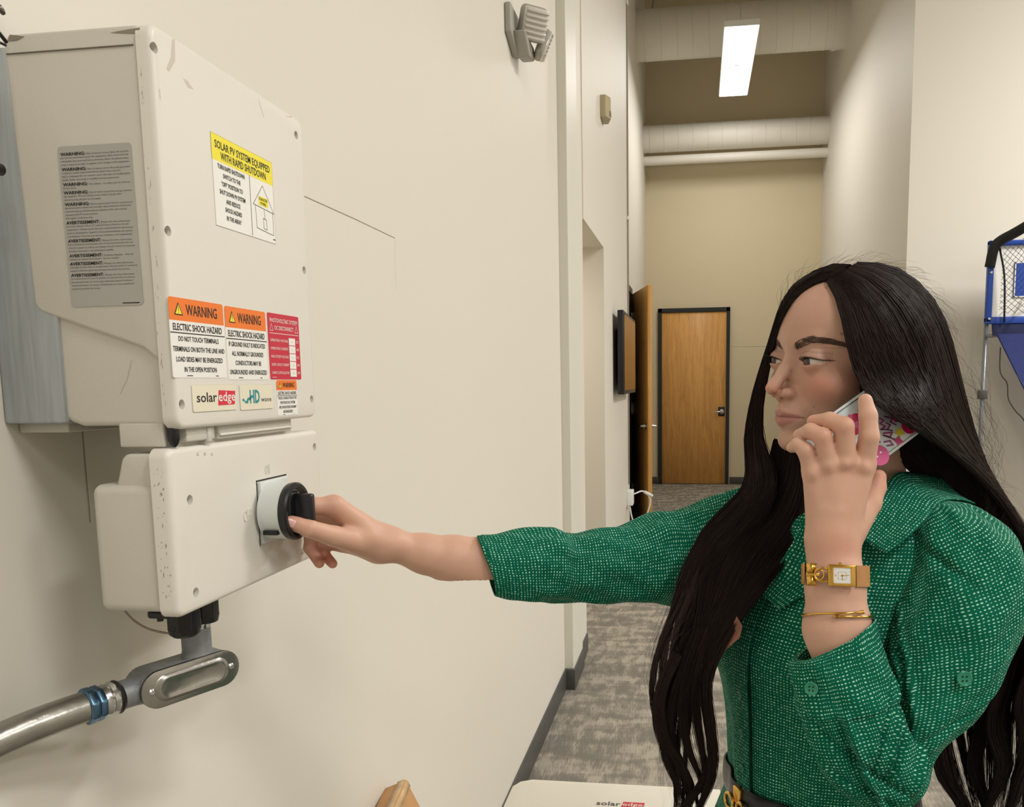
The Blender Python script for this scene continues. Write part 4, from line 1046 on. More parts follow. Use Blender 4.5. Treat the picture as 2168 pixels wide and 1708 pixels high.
def sd_cone(P, a, b, r1, r2):
    a = np.array(a, np.float32); b = np.array(b, np.float32); ba = b - a; L2 = ba.dot(ba)
    t_ = np.clip((P - a) @ ba / L2, 0, 1); d_ = np.linalg.norm(P - a - t_[:, None] * ba, axis=1)
    return d_ - (r1 + (r2 - r1) * t_)
def sd_ell(P, c, r, R=None):
    q = P - np.array(c, np.float32)
    if R is not None: q = q @ np.asarray(R, np.float32)      # columns of R = axes
    r = np.array(r, np.float32); k0 = np.linalg.norm(q / r, axis=1); k1 = np.linalg.norm(q / (r * r), axis=1) + 1e-9
    return k0 * (k0 - 1) / k1
def chain(P, pts, rad, k=.003):
    d_ = None
    for i in range(len(pts) - 1):
        q = sd_cone(P, pts[i], pts[i + 1], rad[i], rad[i + 1]); d_ = q if d_ is None else smin(d_, q, k)
    return d_

PSI = math.radians(61)
FW = np.array([-math.sin(PSI), -math.cos(PSI), 0]); LF = np.array([math.cos(PSI), -math.sin(PSI), 0]); UPV = np.array([0, 0, 1.])
EYEZ = 1.5225
HC0 = np.array([.1815, 1.078, EYEZ])           # head frame: origin on the neck axis at the height of the eyes
ROLL = math.radians(-3)                      # slight tip of the head
LFr = LF * math.cos(ROLL) + UPV * math.sin(ROLL); UPr = UPV * math.cos(ROLL) - LF * math.sin(ROLL)
HR = np.stack([LFr, FW, UPr], 1)              # columns l, f, z
def H(l, f, z): return HC0 + HR @ (np.array([l, f, z]) * .01)

# ---- head, in centimetres in the head frame
EC = [(3.30 * s, 7.50, 0.0) for s in (1, -1)]; ER = 1.28
def head_sdf(q):
    q = q.astype(np.float32); al = np.abs(q[:, 0]); qs = np.stack([al, q[:, 1], q[:, 2]], 1)
    d_ = sd_ell(q, (0, -.6, 3.2), (7.3, 9.3, 7.9))
    d_ = smin(d_, sd_ell(q, (0, 3.3, 3.6), (6.2, 5.9, 5.6)), 1.2)
    d_ = smin(d_, sd_ell(q, (0, 3.4, -2.8), (5.7, 5.3, 7.2)), 1.2)
    d_ = smin(d_, sd_cone(qs, (5.2, .6, -4.8), (1.7, 6.0, -9.0), 1.7, 1.5), 1.4)
    d_ = smin(d_, sd_ell(qs, (3.9, 5.6, -2.6), (2.3, 2.4, 2.1)), 1.4)          # cheeks
    d_ = smin(d_, sd_ell(q, (0, 7.75, -9.35), (1.9, 1.5, 1.35)), 1.0)          # chin
    d_ = smin(d_, sd_ell(q, (0, 7.75, -6.3), (2.6, 1.9, 2.3)), 1.0)             # muzzle
    d_ = smin(d_, sd_cone(qs, (0, 8.15, 2.1), (3.6, 7.55, 2.35), .85, .7), .9)      # brow ridge
    # eye sockets
    d_ = smax(d_, -sd_ell(qs, (3.3, 10.0, .15), (2.1, 2.1, 1.2)), 1.0)
    d_ = smax(d_, -sd_ell(qs, (1.6, 9.6, -.1), (.7, 1.15, 1.0)), .7)
    # nose
    n_ = sd_cone(q, (0, 8.25, .9), (0, 9.3, -1.3), .62, .72)
    n_ = smin(n_, sd_cone(q, (0, 9.3, -1.3), (0, 10.85, -3.2), .70, .76), .5)
    n_ = smin(n_, sd_ell(qs, (1.05, 9.35, -3.75), (.76, .95, .68)), .35)
    n_ = smin(n_, sd_cone(q, (0, 9.9, -3.9), (0, 9.3, -4.9), .5, .5), .5)
    d_ = smin(d_, n_, .75)
    d_ = smax(d_, -sd_cone(qs, (.62, 9.8, -4.75), (.55, 9.4, -3.8), .30, .2), .25)     # nostrils
    # lips
    up = sd_cone(qs, (.45, 9.30, -6.10), (1.6, 8.55, -6.32), .44, .28)
    lo_ = sd_cone(qs, (0., 9.20, -7.08), (1.45, 8.5, -6.75), .60, .34)
    d_ = smin(d_, up, .45); d_ = smin(d_, lo_, .40)
    d_ = smax(d_, -sd_cone(qs, (0, 10.02, -6.48), (2.1, 9.0, -6.42), .20, .16), .22)
    d_ = smax(d_, -sd_cone(qs, (2.1, 9.0, -6.42), (2.75, 8.2, -6.32), .16, .10), .22)
    d_ = smax(d_, -sd_cone(q, (0, 9.65, -5.0), (0, 10.0, -5.9), .16, .20), .4)       # philtrum
    # eyelids
    lid = np.linalg.norm(qs - np.array([3.30, 7.50, 0], np.float32), axis=1) - (ER + .19)
    lid = smax(lid, -(qs[:, 1] - 6.2), .2)
    d_ = smin(d_, lid, .6)
    u_ = (qs[:, 0] - 3.42) / 1.48; cz = -.14 + .10 * u_; hh_ = np.where(q[:, 2] > cz, .42, .30)
    alm = (np.abs(q[:, 2] - cz) - hh_ * (1 - np.clip(np.abs(u_), 0, 1.2) ** 2.2)) * .75
    alm = np.maximum(alm, 7.35 - qs[:, 1])
    d_ = smax(d_, -alm, .08)
    # ears, neck
    d_ = smin(d_, sd_ell(qs, (7.1, -.9, -1.6), (.7, 1.7, 3.0)), .5)
    d_ = smin(d_, sd_cone(q, (0, -2.0, -7.0), (0, -3.0, -17.5), 5.0, 5.2), 1.6)
    return d_
hv, hf = surfnets(head_sdf, (-8.6, -10.6, -15.5), (8.6, 12.4, 11.9), .115)
hv = relax(hv, hf, 2, .5)
def skin_tint(n, base='#d0a184'): return np.tile(np.array(lin(base)[:3]), (n, 1))
tint = skin_tint(len(hv), '#c39b88')  # face base darker than the hands, its shade put into the colour
def blend(tint, w_, col):
    c = np.array(lin(col)[:3]); w_ = np.clip(w_, 0, 1)[:, None]; return tint * (1 - w_) + c * w_
L_, F_, Z_ = hv[:, 0], hv[:, 1], hv[:, 2]; aL = np.abs(L_)
tint = blend(tint, .42 * np.exp(-(((aL - 4.6) / 2.2) ** 2 + ((Z_ + 3.0) / 1.9) ** 2)), '#c9705f')        # blush
tint = blend(tint, .35 * np.exp(-((L_ / 1.4) ** 2 + ((F_ - 11) / 1.4) ** 2 + ((Z_ + 3.7) / 1.3) ** 2)), '#cc7a66')
lipu = (F_ > 7.3) & (Z_ > -6.46) & (Z_ < -5.66 - .28 * aL - .10 * (aL < .35) + .06) & (aL < 2.35)
lipl = (F_ > 7.3) & (Z_ <= -6.46) & (Z_ > -7.62 + .42 * (aL / 1.5) ** 2) & (aL < 2.35)
wl = (lipu | lipl).astype(float)
e = np.concatenate([hf[:, [0, 1]], hf[:, [1, 2]], hf[:, [2, 3]], hf[:, [3, 0]]]); deg = np.bincount(np.r_[e[:, 0], e[:, 1]], minlength=len(hv))
for _ in range(2): wl = (np.bincount(e[:, 0], weights=wl[e[:, 1]], minlength=len(hv)) + np.bincount(e[:, 1], weights=wl[e[:, 0]], minlength=len(hv))) / deg * .6 + wl * .4
tint = blend(tint, wl * .75, '#ac6f6b')
tint = blend(tint, np.exp(-((Z_ + 6.46) / .09) ** 2) * (aL < 2.6) * (F_ > 7.2) * .85, '#6e3a38')
tint = blend(tint, .38 * np.exp(-(((aL - 3.2) / 1.7) ** 2 + ((Z_ - .85) / .5) ** 2)) * (F_ > 5), '#9a7f74')       # lid colour
up_l = -.14 + .10 * (aL - 3.42) / 1.48 + .42 * (1 - np.clip(np.abs((aL - 3.42) / 1.48), 0, 1) ** 2.2)
tint = blend(tint, .75 * np.exp(-((Z_ - up_l - .05) / .09) ** 2) * (aL > 2.0) * (aL < 5.2) * (F_ > 6.5), '#3c2721')      # lash line
tint = blend(tint, .35 * np.exp(-((Z_ - (1.02 - .16 * ((aL - 3.3) / 1.3) ** 2)) / .07) ** 2) * (aL > 1.9) * (aL < 5.3) * (F_ > 6.3), '#6b4a3d')      # lid crease: its shade painted as a thin dark line
bz = np.interp(aL, [1.35, 2.3, 3.6, 4.8, 5.9], [1.45, 1.95, 2.35, 2.15, 1.55]); bw = np.interp(aL, [1.1, 1.5, 2.3, 3.6, 4.8, 5.9], [.2, .4, .44, .38, .26, .1])
tint = blend(tint, .30 * np.exp(-np.abs((Z_ - bz) / bw) ** 3) * (F_ > 3) * (aL > 1.1) * (aL < 6.0), '#5d4336')
for (ml, mz, mr) in ((5.7, 3.0, .09), (3.3, -5.2, .08)):                                                     # moles
    tint = blend(tint, np.exp(-(((L_ - ml) / mr) ** 2 + ((Z_ - mz) / mr) ** 2)) * (F_ > 0) * .8, '#5a3a2c')
HEAD_V = HC0 + (hv * .01) @ HR.T

# ---- arms and hands (metres)
def A_(px, py, y): return atY(px, py, y)
# right arm, reaching for the switch
rw = A_(812, 1150, .985)
R_el = A_(1165, 1196, 1.085); R_sh = A_(1500, 1150, 1.185)
r_mcp_i = A_(707, 1071, .935); r_mcp_m = A_(717, 1090, .955); r_mcp_r = A_(722, 1122, .968); r_mcp_p = A_(728, 1148, .972)
def right_arm(P):
    d_ = chain(P, [rw, A_(900, 1172, 1.01), A_(960, 1185, 1.028), A_(1025, 1197, 1.045), R_el], [.0172, .0235, .0295, .0345, .0370], .01)
    w1 = A_(828, 1150, .985)
    d_ = smin(d_, sd_ell(P, A_(815, 1149, .985), (.026, .024, .0175)), .012)
    # palm as a fan of metacarpals
    pm = chain(P, [rw, r_mcp_i], [.0185, .0125]); pm = smin(pm, chain(P, [rw, r_mcp_m], [.0175, .0125]), .008)
    pm = smin(pm, chain(P, [A_(800, 1158, .985), r_mcp_r], [.0165, .0118]), .008); pm = smin(pm, chain(P, [A_(795, 1160, .98), r_mcp_p], [.016, .0115]), .008)
    d_ = smin(d_, pm, .012)
    d_ = smin(d_, sd_ell(P, A_(752, 1140, .955), (.026, .014, .016)), .012)           # thumb pad
    fi = chain(P, [r_mcp_i, A_(664, 1071, .920), A_(640, 1072, .912), A_(620, 1073, .906)], [.0115, .0098, .0088, .0070])
    mi = chain(P, [r_mcp_m, A_(668, 1096, .958), A_(648, 1102, .945), A_(632, 1106, .93)], [.0115, .0100, .0088, .0072])
    ri = chain(P, [r_mcp_r, A_(660, 1130, .965), A_(657, 1160, .955), A_(676, 1192, .945)], [.0112, .0092, .0076, .0060])
    pi = chain(P, [r_mcp_p, A_(680, 1150, .970), A_(683, 1170, .965), A_(704, 1193, .958)], [.0105, .0086, .0070, .0058])
    th = chain(P, [A_(775, 1150, .965), A_(706, 1135, .915), A_(655, 1119, .884), A_(617, 1106, .876)], [.0165, .0118, .0096, .0076])
    th = smin(th, sd_ell(P, A_(627, 1110, .878), (.0105, .006, .0072)), .004)
    fingers = np.minimum(np.minimum(fi, mi), np.minimum(ri, pi))
    d_ = smin(d_, fingers, .006)
    d_ = smin(d_, th, .006)
    return d_
vr, fr_ = surfnets(right_arm, (-.47, .83, 1.26), (-.17, 1.15, 1.42), .00125)
vr = relax(vr, fr_, 2, .5)
keep = None
# left forearm and hand holding the phone
lw_ = A_(1764, 1170, .918)
m_i, m_m, m_r, m_p = A_(1827, 985, .930), A_(1790, 985, .922), A_(1757, 990, .920), A_(1722, 1000, .924)
L_el = A_(1822, 1625, .888); L_sh = A_(2075, 1185, .985)
def left_arm(P):
    d_ = chain(P, [A_(1765, 1150, .920), A_(1768, 1235, .908), A_(1772, 1330, .898), A_(1790, 1440, .885), L_el], [.0235, .0285, .0325, .027, .022], .012)
    d_ = smin(d_, chain(P, [A_(1752, 1175, .918), A_(1776, 1175, .920)], [.0195, .0195]), .01)
    wr = A_(1762, 1140, .920)
    pm = chain(P, [A_(1775, 1130, .920), m_i], [.0205, .0128]); pm = smin(pm, chain(P, [wr, m_m], [.0185, .0125]), .010)
    pm = smin(pm, chain(P, [A_(1752, 1135, .920), m_r], [.0180, .0120]), .010); pm = smin(pm, chain(P, [A_(1742, 1130, .922), m_p], [.0165, .0112]), .010)
    d_ = smin(d_, pm, .014)
    fi = chain(P, [m_i, A_(1840, 925, .922), A_(1838, 880, .926), A_(1832, 848, .930)], [.0122, .0102, .0092, .0074])
    mi = chain(P, [m_m, A_(1787, 903, .915), A_(1757, 890, .923), A_(1722, 892, .938)], [.0120, .0100, .0086, .0070])
    ri = chain(P, [m_r, A_(1742, 925, .915), A_(1716, 912, .922), A_(1692, 921, .936)], [.0115, .0092, .0080, .0066])
    pi = chain(P, [m_p, A_(1706, 955, .920), A_(1690, 941, .925), A_(1677, 947, .934)], [.0106, .0084, .0072, .0060])
    for c_, r_ in ((A_(1787, 903, .9135), .0098), (A_(1742, 925, .9135), .0092), (A_(1706, 955, .9185), .0086)):
        pass
    fingers = np.minimum(np.minimum(fi, mi), np.minimum(ri, pi))
    d_ = smin(d_, fingers, .0055)
    # knuckle bumps
    for c_ in (A_(1830, 990, .917), A_(1792, 988, .910), A_(1757, 994, .909), A_(1724, 1004, .913)): d_ = smin(d_, np.linalg.norm(P - c_.astype(np.float32), axis=1) - .0045, .008)
    th = chain(P, [A_(1800, 1120, .930), A_(1840, 1065, .950), A_(1856, 1032, .962), A_(1860, 1010, .966)], [.018, .0130, .0100, .0084])
    d_ = smin(d_, th, .008)
    # tendon hollows
    for a_, b_ in ((A_(1775, 1005, .900), A_(1772, 1060, .896)), (A_(1742, 1010, .900), A_(1748, 1060, .898)), (A_(1808, 1005, .905), A_(1795, 1060, .897))):
        d_ = smax(d_, -sd_cone(P, a_, b_, .006, .003), .012)
    return d_
vl, fl_ = surfnets(left_arm, (.04, .82, 1.00), (.26, 1.01, 1.51), .00135)
vl = relax(vl, fl_, 2, .5)
def arm_tint(V, tips):
    t_ = skin_tint(len(V), '#d3a892')
    for p_, r_ in tips: t_ = blend(t_, .32 * np.exp(-(np.linalg.norm(V - p_, axis=1) / r_) ** 2), '#d6806e')
    return t_
tr = arm_tint(vr, [(A_(617, 1106, .887), .018), (A_(676, 1192, .945), .022), (A_(704, 1193, .958), .02), (r_mcp_i, .012), (A_(664, 1085, .93), .014)])
tl = arm_tint(vl, [(m_i, .010), (m_m, .010), (A_(1860, 1020, .966), .022), (A_(1787, 903, .915), .012), (A_(1742, 925, .915), .010), (A_(1722, 892, .938), .012), (A_(1770, 1160, .9), .02)])

# ---- torso and legs under the dress
TC = np.array([.160, 1.085])
def torso(P):
    Rt = np.stack([np.array([math.cos(math.radians(50)), -math.sin(math.radians(50)), 0]), np.array([-math.sin(math.radians(50)), -math.cos(math.radians(50)), 0]), UPV], 1)
    d_ = sd_ell(P, (.165, 1.095, 1.17), (.125, .095, .20), Rt)
    d_ = smin(d_, sd_ell(P, (.160, 1.09, .90), (.135, .105, .17), Rt), .05)
    d_ = smin(d_, sd_cone(P, HC0 + HR @ np.array([0, -.025, -.10]), (.172, 1.10, 1.28), .048, .056), .02)
    d_ = smin(d_, sd_cone(P, (.172, 1.10, 1.30), L_sh + [-.02, .01, -.03], .045, .034), .03)
    d_ = smin(d_, sd_cone(P, (.172, 1.10, 1.30), R_sh + [.02, 0, -.02], .05, .040), .03)
    d_ = smin(d_, sd_cone(P, L_sh + [-.02, .03, -.03], L_el + [.03, .05, .04], .032, .020), .02)
    d_ = smin(d_, sd_cone(P, R_sh + [.02, 0, -.02], R_el, .038, .034), .02)
    for s in (-1, 1):
        hp = np.array([.16, 1.09, .86]) + LF * .075 * s; kn_ = np.array([.155, 1.10, .47]) + LF * .080 * s; an = np.array([.165, 1.12, .09]) + LF * .085 * s
        d_ = smin(d_, chain(P, [hp, kn_], [.085, .052]), .03); d_ = smin(d_, chain(P, [kn_, an - [0, 0, .02]], [.050, .032], .01), .02)
        d_ = smin(d_, chain(P, [an, an + FW * .05 - [0, 0, .045], an + FW * .14 - [0, 0, .062]], [.034, .028, .020], .01), .01)
    return d_
vt, ft = surfnets(torso, (-.27, .80, .0), (.48, 1.32, 1.46), .0065)
vt = relax(vt, ft, 1, .4)
BV = np.concatenate([HEAD_V, vr, vl, vt]); o1, o2, o3 = len(HEAD_V), len(HEAD_V) + len(vr), len(HEAD_V) + len(vr) + len(vl)
BF = np.concatenate([hf, fr_ + o1, fl_ + o2, ft + o3])
BT = np.concatenate([tint, tr, tl, skin_tint(len(vt), '#b98c70')])
woman = thing('person', (.16, 1.09, 0), 'woman in a green dotted dress turning the switch while holding a phone to her ear', 'person')
fast_mesh('body', BV, BF, M_skin, woman, tint=BT)

# ---- eyes
M_eyew = mat('eye_white', '#d9d0c6', .12, spec=.7); M_iris = mat('brown_iris', '#3a2218', .1, spec=.8); M_pup = mat('pupil', '#050505', .08, spec=.8)
gaze = Vector((-.50, .80, -.10)).normalized()        # towards the switch, in the head frame
gaze = Vector((-.10, .98, -.10)).normalized()
for s, c_ in zip((1, -1), EC):
    c = H(*c_); g = HR @ np.array(gaze)
    e_ = lathe('eyeball', c, g, [(ER * .01 * math.cos(a_), ER * .01 * math.sin(a_)) for a_ in np.linspace(PI - .01, .01, 24)], M_eyew, woman, n=32)
    lathe('iris', c, g, [(ER * .01 * math.cos(a_) + .00018, ER * .01 * math.sin(a_)) for a_ in np.linspace(.58, .01, 8)], M_iris, e_, n=32)
    lathe('pupil', c, g, [(ER * .01 * math.cos(a_) + .00028, ER * .01 * math.sin(a_)) for a_ in np.linspace(.27, .01, 6)], M_pup, e_, n=24)
def snap(l, z, lift=0.02):
    """front surface of the face at (l, z) in the head frame, marching from outside"""
    f = np.linspace(13, 3, 400, dtype=np.float32); q = np.stack([np.full_like(f, l), f, np.full_like(f, z)], 1); d_ = head_sdf(q)
    i = np.argmax(d_ < 0); return np.array([l, f[i] + lift, z])
def strands(name, polys, rad, m, parent, n=3, **props):
    """many thin tapering tubes joined into one mesh; polys (N,T,3)"""
    P = np.asarray(polys, float); N_, T_, _ = P.shape
    Tn = np.gradient(P, axis=1); Tn /= np.linalg.norm(Tn, axis=2, keepdims=True) + 1e-12
    ref = np.array([.3, .9, .2]); U = np.cross(Tn, ref); U /= np.linalg.norm(U, axis=2, keepdims=True) + 1e-12; W_ = np.cross(Tn, U)
    tt = np.linspace(0, 1, T_); R = (np.asarray(rad).reshape(-1, 1) * np.ones((N_, 1))) * (1 - .75 * tt ** 3)[None]
    a = np.arange(n) * 2 * PI / n
    V = P[:, :, None] + R[:, :, None, None] * (U[:, :, None] * np.cos(a)[None, None, :, None] + W_[:, :, None] * np.sin(a)[None, None, :, None])
    i = (np.arange(N_)[:, None, None] * T_ + np.arange(T_ - 1)[None, :, None]) * n; k = np.arange(n)[None, None]; k2 = (k + 1) % n
    Fq = np.stack(np.broadcast_arrays(i + k, i + k2, i + n + k2, i + n + k), -1).reshape(-1, 4)
    return fast_mesh(name, V.reshape(-1, 3), Fq, m, parent, **props)
M_brow = mat('brow_hair', '#543e34', .7)
for s in (1, -1):
    ctl = [(1.35, 1.45), (2.3, 1.95), (3.6, 2.35), (4.8, 2.15), (5.9, 1.60)]; wd_ = [.38, .44, .40, .28, .10]
    pl = []
    for i in range(480):
        u_ = RNG.uniform(0, 1) ** .95; l = np.interp(u_, np.linspace(0, 1, 5), [c[0] for c in ctl]); z = np.interp(u_, np.linspace(0, 1, 5), [c[1] for c in ctl]) + RNG.uniform(-1, 1) * np.interp(u_, np.linspace(0, 1, 5), wd_)
        dl, dz = .55 * (.3 + u_), .35 * (1 - u_) - .10
        p_ = [H(*snap(s * (l + dl * t_), z + dz * t_, .03 + .03 * t_)) for t_ in (0, .5, 1)]
        pl.append(p_)
    strands('eyebrow', pl, .00024, M_brow, woman, kind='stuff')
    pl = []
    # lashes along the upper lid, and a thin dark liner
    edge = []
    for u_ in np.linspace(-1, 1.12, 30):
        l = 3.42 + 1.44 * u_; cz = -.14 + .10 * u_; z = cz + .42 * (1 - min(abs(u_), 1) ** 2.2) + .02
        if u_ > 1: z = cz + (u_ - 1) * .8
        edge.append(np.array(snap(s * l, z + .05, .02)))
    for i, e0_ in enumerate(edge[3:28]):
        for r_ in range(3):
            q0 = e0_ + RNG.normal(0, .03, 3); u_ = i / 25
            pl.append([H(*q0), H(*(q0 + [s * (.10 + .25 * (u_ - .2)), .28, .04])), H(*(q0 + [s * (.18 + .5 * (u_ - .2)), .48, .22]))])
    strands('eyelash', pl, .00016, M_black, woman, kind='stuff')
    tube('eyeliner', [H(*e_) for e_ in edge[1:]], [.0002, .0005, .0006, .0006, .0002], mat('eyeliner_dark', '#2a1d1b', .5), woman, n=6)
# nails
M_nail = mat('fingernail', '#e9bdb2', .15, spec=.7)
def nail(p, d_, nrm, L_=.011, W_=.0085):
    d_ = Vector(d_).normalized(); nrm = Vector(nrm); nrm = (nrm - d_ * nrm.dot(d_)).normalized(); s_ = d_.cross(nrm); p = Vector(p); V = []; Fc = []
    for i in range(7):
        for j in range(7):
            a_, b_ = i / 6 - .5, j / 6 - .5
            rr = math.sqrt(max(0, 1 - (abs(a_) * 1.7) ** 4)) if abs(a_) > .2 else 1
            V.append(p + d_ * (a_ * L_) + s_ * (b_ * W_ * rr) - nrm * (b_ * b_ * .0045 + (a_ * a_) * .0015))
    for i in range(6):
        for j in range(6): Fc.append((i * 7 + j, i * 7 + j + 1, i * 7 + 8 + j, i * 7 + 7 + j))
    o_ = mesh('fingernail', V, Fc, M_nail, woman, smooth=True); md = o_.modifiers.new('s', 'SOLIDIFY'); md.thickness = .0006
ta, tb = A_(655, 1119, .884), A_(617, 1106, .876)
nrm_ = np.array([.10, -.95, .10]); pt = A_(621, 1107, .877); nail(pt + nrm_ * .0096, tb - ta, nrm_, .0125, .0098)

# ================================================================ the dress
def loft(rows, n_u, n_v, fold=None, uvs=(1, 1), closed=True, a0=0, a1=2 * PI, ease=None):
    """rows: dicts (c, ax_u, ax_v, ru, rv); resampled smoothly. returns V, F, UV in metres"""
    M_ = np.array([np.r_[r['c'], r['u'], r['v'], r['ru'], r['rv']] for r in rows]); M_ = catmull(M_, n_v)
    a = np.linspace(a0, a1, n_u + 1); V = np.zeros((n_v, n_u + 1, 3)); tt = np.linspace(0, 1, n_v)
    U_ = M_[:, 3:6] / np.linalg.norm(M_[:, 3:6], axis=1)[:, None]; W_ = M_[:, 6:9] / np.linalg.norm(M_[:, 6:9], axis=1)[:, None]
    N_ = U_[:, None] * np.cos(a)[None, :, None] + W_[:, None] * np.sin(a)[None, :, None]
    V = M_[:, None, :3] + U_[:, None] * (M_[:, 9][:, None] * np.cos(a)[None])[..., None] + W_[:, None] * (M_[:, 10][:, None] * np.sin(a)[None])[..., None]
    if fold is not None:
        A2, T2 = np.meshgrid(a, tt); V = V + N_ * fold(A2, T2)[..., None]
    d_len = np.r_[0, np.cumsum(np.linalg.norm(np.diff(M_[:, :3], axis=0), axis=1))]
    r_m = np.mean((M_[:, 9] + M_[:, 10]) / 2)
    du = np.r_[0, np.cumsum(np.linalg.norm(np.diff(V.mean(0) if False else V[n_v // 2], axis=0), axis=1))]
    UV = np.stack(np.broadcast_arrays(du[None, :], d_len[:, None]), -1).reshape(-1, 2)
    w_ = n_u + 1; i = np.arange(n_v - 1)[:, None] * w_; k = np.arange(n_u)[None]
    Fq = np.stack(np.broadcast_arrays(i + k, i + k + 1, i + w_ + k + 1, i + w_ + k), -1).reshape(-1, 4)
    return V.reshape(-1, 3), Fq, UV
def ridge(A2, T2, a_c, t_c, slope, w_, amp, aspan=.9, tspan=.2):
    """one soft fold line running diagonally across a sleeve"""
    da = np.angle(np.exp(1j * (A2 - a_c))); x = (T2 - t_c) - slope * da
    return amp * np.exp(-(x / w_) ** 2) * np.exp(-(da / aspan) ** 2)
def arm_rows(pts, up=(0, 0, 1)):
    """pts: (centre, r_vertical, r_depth); frames from the path"""
    C_ = np.array([p[0] for p in pts]); T_, U_, W_ = frames_along(C_, up)
    return [dict(c=C_[i], u=U_[i], v=W_[i], ru=pts[i][1], rv=pts[i][2]) for i in range(len(pts))]
dress = bpy.data.objects.new('dress', None); dress.location = (0, 0, 0)
DV, DF, DU = [], [], []
def add_piece(v, f, uv):
    b = sum(len(x) for x in DV); DV.append(v); DF.append(f + b); DU.append(uv)
# right sleeve
rs = []
for px, top, bot, y in ((1040, 1134, 1262, 1.035), (1065, 1131, 1268, 1.042), (1110, 1123, 1272, 1.055), (1170, 1117, 1274, 1.075), (1200, 1130, 1272, 1.085), (1255, 1121, 1273, 1.10), (1330, 1113, 1275, 1.125),
                        (1395, 1084, 1278, 1.145), (1440, 1078, 1282, 1.155), (1500, 1058, 1290, 1.165), (1570, 1040, 1300, 1.165), (1660, 1042, 1300, 1.15)):
    a_, b_ = atY(px, top, y), atY(px, bot, y); rs.append(((a_ + b_) / 2, abs(a_[2] - b_[2]) / 2, abs(a_[2] - b_[2]) / 2 * .92))
rs[0] = (rs[0][0] + [-.004, 0, .001], rs[0][1], rs[0][2])
def fold_r(A2, T2):
    f = ridge(A2, T2, -1.2, .42, .16, .020, .0030) + ridge(A2, T2, -1.0, .50, .20, .018, -.0028) + ridge(A2, T2, -1.9, .34, .10, .02, -.0025)
    f += ridge(A2, T2, -1.5, .62, -.10, .03, .0030) + ridge(A2, T2, -1.3, .72, .15, .025, -.003) + ridge(A2, T2, -1.6, .24, .02, .012, .0028) + ridge(A2, T2, -1.6, .27, .02, .010, -.0028)
    f += .0010 * np.sin(A2 * 5 + T2 * 18) + .0007 * np.sin(A2 * 9 - T2 * 30)
    return f * 1.6 * np.clip(T2 * 8, 0, 1)
v, f, uv = loft(arm_rows(rs), 96, 190, fold_r)
def tilt_cuff(v, n_u, n_v):
    q = v.reshape(n_v, n_u + 1, 3); zc = q[..., 2].mean(1, keepdims=True); k_ = np.clip(1 - np.linspace(0, 1, n_v) * 5, 0, 1)[:, None]
    q[..., 0] -= (q[..., 2] - zc) * .36 * k_; return q.reshape(-1, 3)
v = tilt_cuff(v, 96, 190); add_piece(v, f, uv)
# cuff turned inside so the sleeve has a hem
rs2 = [(rs[0][0] + [.020, .006, -.001], rs[0][1] * .93, rs[0][2] * .93), (rs[0][0] + [.010, .003, 0], rs[0][1] * .96, rs[0][2] * .96), (rs[0][0] + [.0006, 0, 0], rs[0][1] * .975, rs[0][2] * .975)]
v, f, uv = loft(arm_rows(rs2), 96, 6); q_ = v.reshape(6, 97, 3); q_[..., 0] -= (q_[..., 2] - q_[..., 2].mean(1, keepdims=True)) * .36; add_piece(q_.reshape(-1, 3), f, uv)
# left forearm sleeve (wide turned cuff)
ls = []
for (lx, ly), (rx, ry), y in (((1693, 1392), (1844, 1312), .893), ((1679, 1402), (1852, 1345), .891), ((1684, 1450), (1874, 1405), .886), ((1695, 1510), (1898, 1470), .882), ((1716, 1575), (1925, 1540), .880),
                              ((1745, 1640), (1948, 1612), .884), ((1790, 1685), (1955, 1665), .89), ((1835, 1715), (1935, 1700), .90), ((1870, 1732), (1905, 1728), .905)):
    a_, b_ = atY(lx, ly, y), atY(rx, ry, y); c_ = (a_ + b_) / 2; h_ = (b_ - a_) / 2
    ls.append(dict(c=c_, u=h_ / np.linalg.norm(h_), v=np.array([0, -1., .12]), ru=np.linalg.norm(h_), rv=np.linalg.norm(h_) * .82))
def fold_l(A2, T2):
    f = ridge(A2, T2, .9, .55, .22, .03, -.005, 1.2) + ridge(A2, T2, .6, .68, .20, .03, .004, 1.2) + ridge(A2, T2, .3, .78, .15, .025, -.005, 1.0)
    f += ridge(A2, T2, 1.7, .60, -.30, .03, -.0035) + ridge(A2, T2, 2.1, .74, -.3, .03, .003) + .0030 * np.exp(-((A2 - 1.75) / .07) ** 2) * np.clip((T2 - .28) * 12, 0, 1)
    f -= .0040 * np.exp(-((A2 - 1.95) / .10) ** 2) * np.clip((T2 - .30) * 10, 0, 1)
    # turned-back cuff: a step a third of the way down
    f = f * 2.3
    f += ridge(A2, T2, 1.2, .46, .35, .014, -.006, .7) + ridge(A2, T2, 1.0, .50, .35, .016, .006, .7) + ridge(A2, T2, 1.4, .86, -.25, .02, -.005)
    f += .0035 * (1 - np.clip((T2 - .31 - .02 * np.sin(A2)) * 60, 0, 1)) + .0010 * np.sin(A2 * 6 + T2 * 22)
    return f
v, f, uv = loft(ls, 120, 170, fold_l); uv = uv * [1, 1]; add_piece(v, f, uv)
i0 = ls[0]; li = [dict(i0, c=i0['c'] + [0, 0, -.035], ru=i0['ru'] * .90, rv=i0['rv'] * .90), dict(i0, c=i0['c'] + [0, 0, -.015], ru=i0['ru'] * .97, rv=i0['rv'] * .97), dict(i0, c=i0['c'] + [0, 0, -.0008], ru=i0['ru'] + .0022, rv=i0['rv'] + .0022)]
v, f, uv = loft(li, 120, 8); add_piece(v, f, uv)
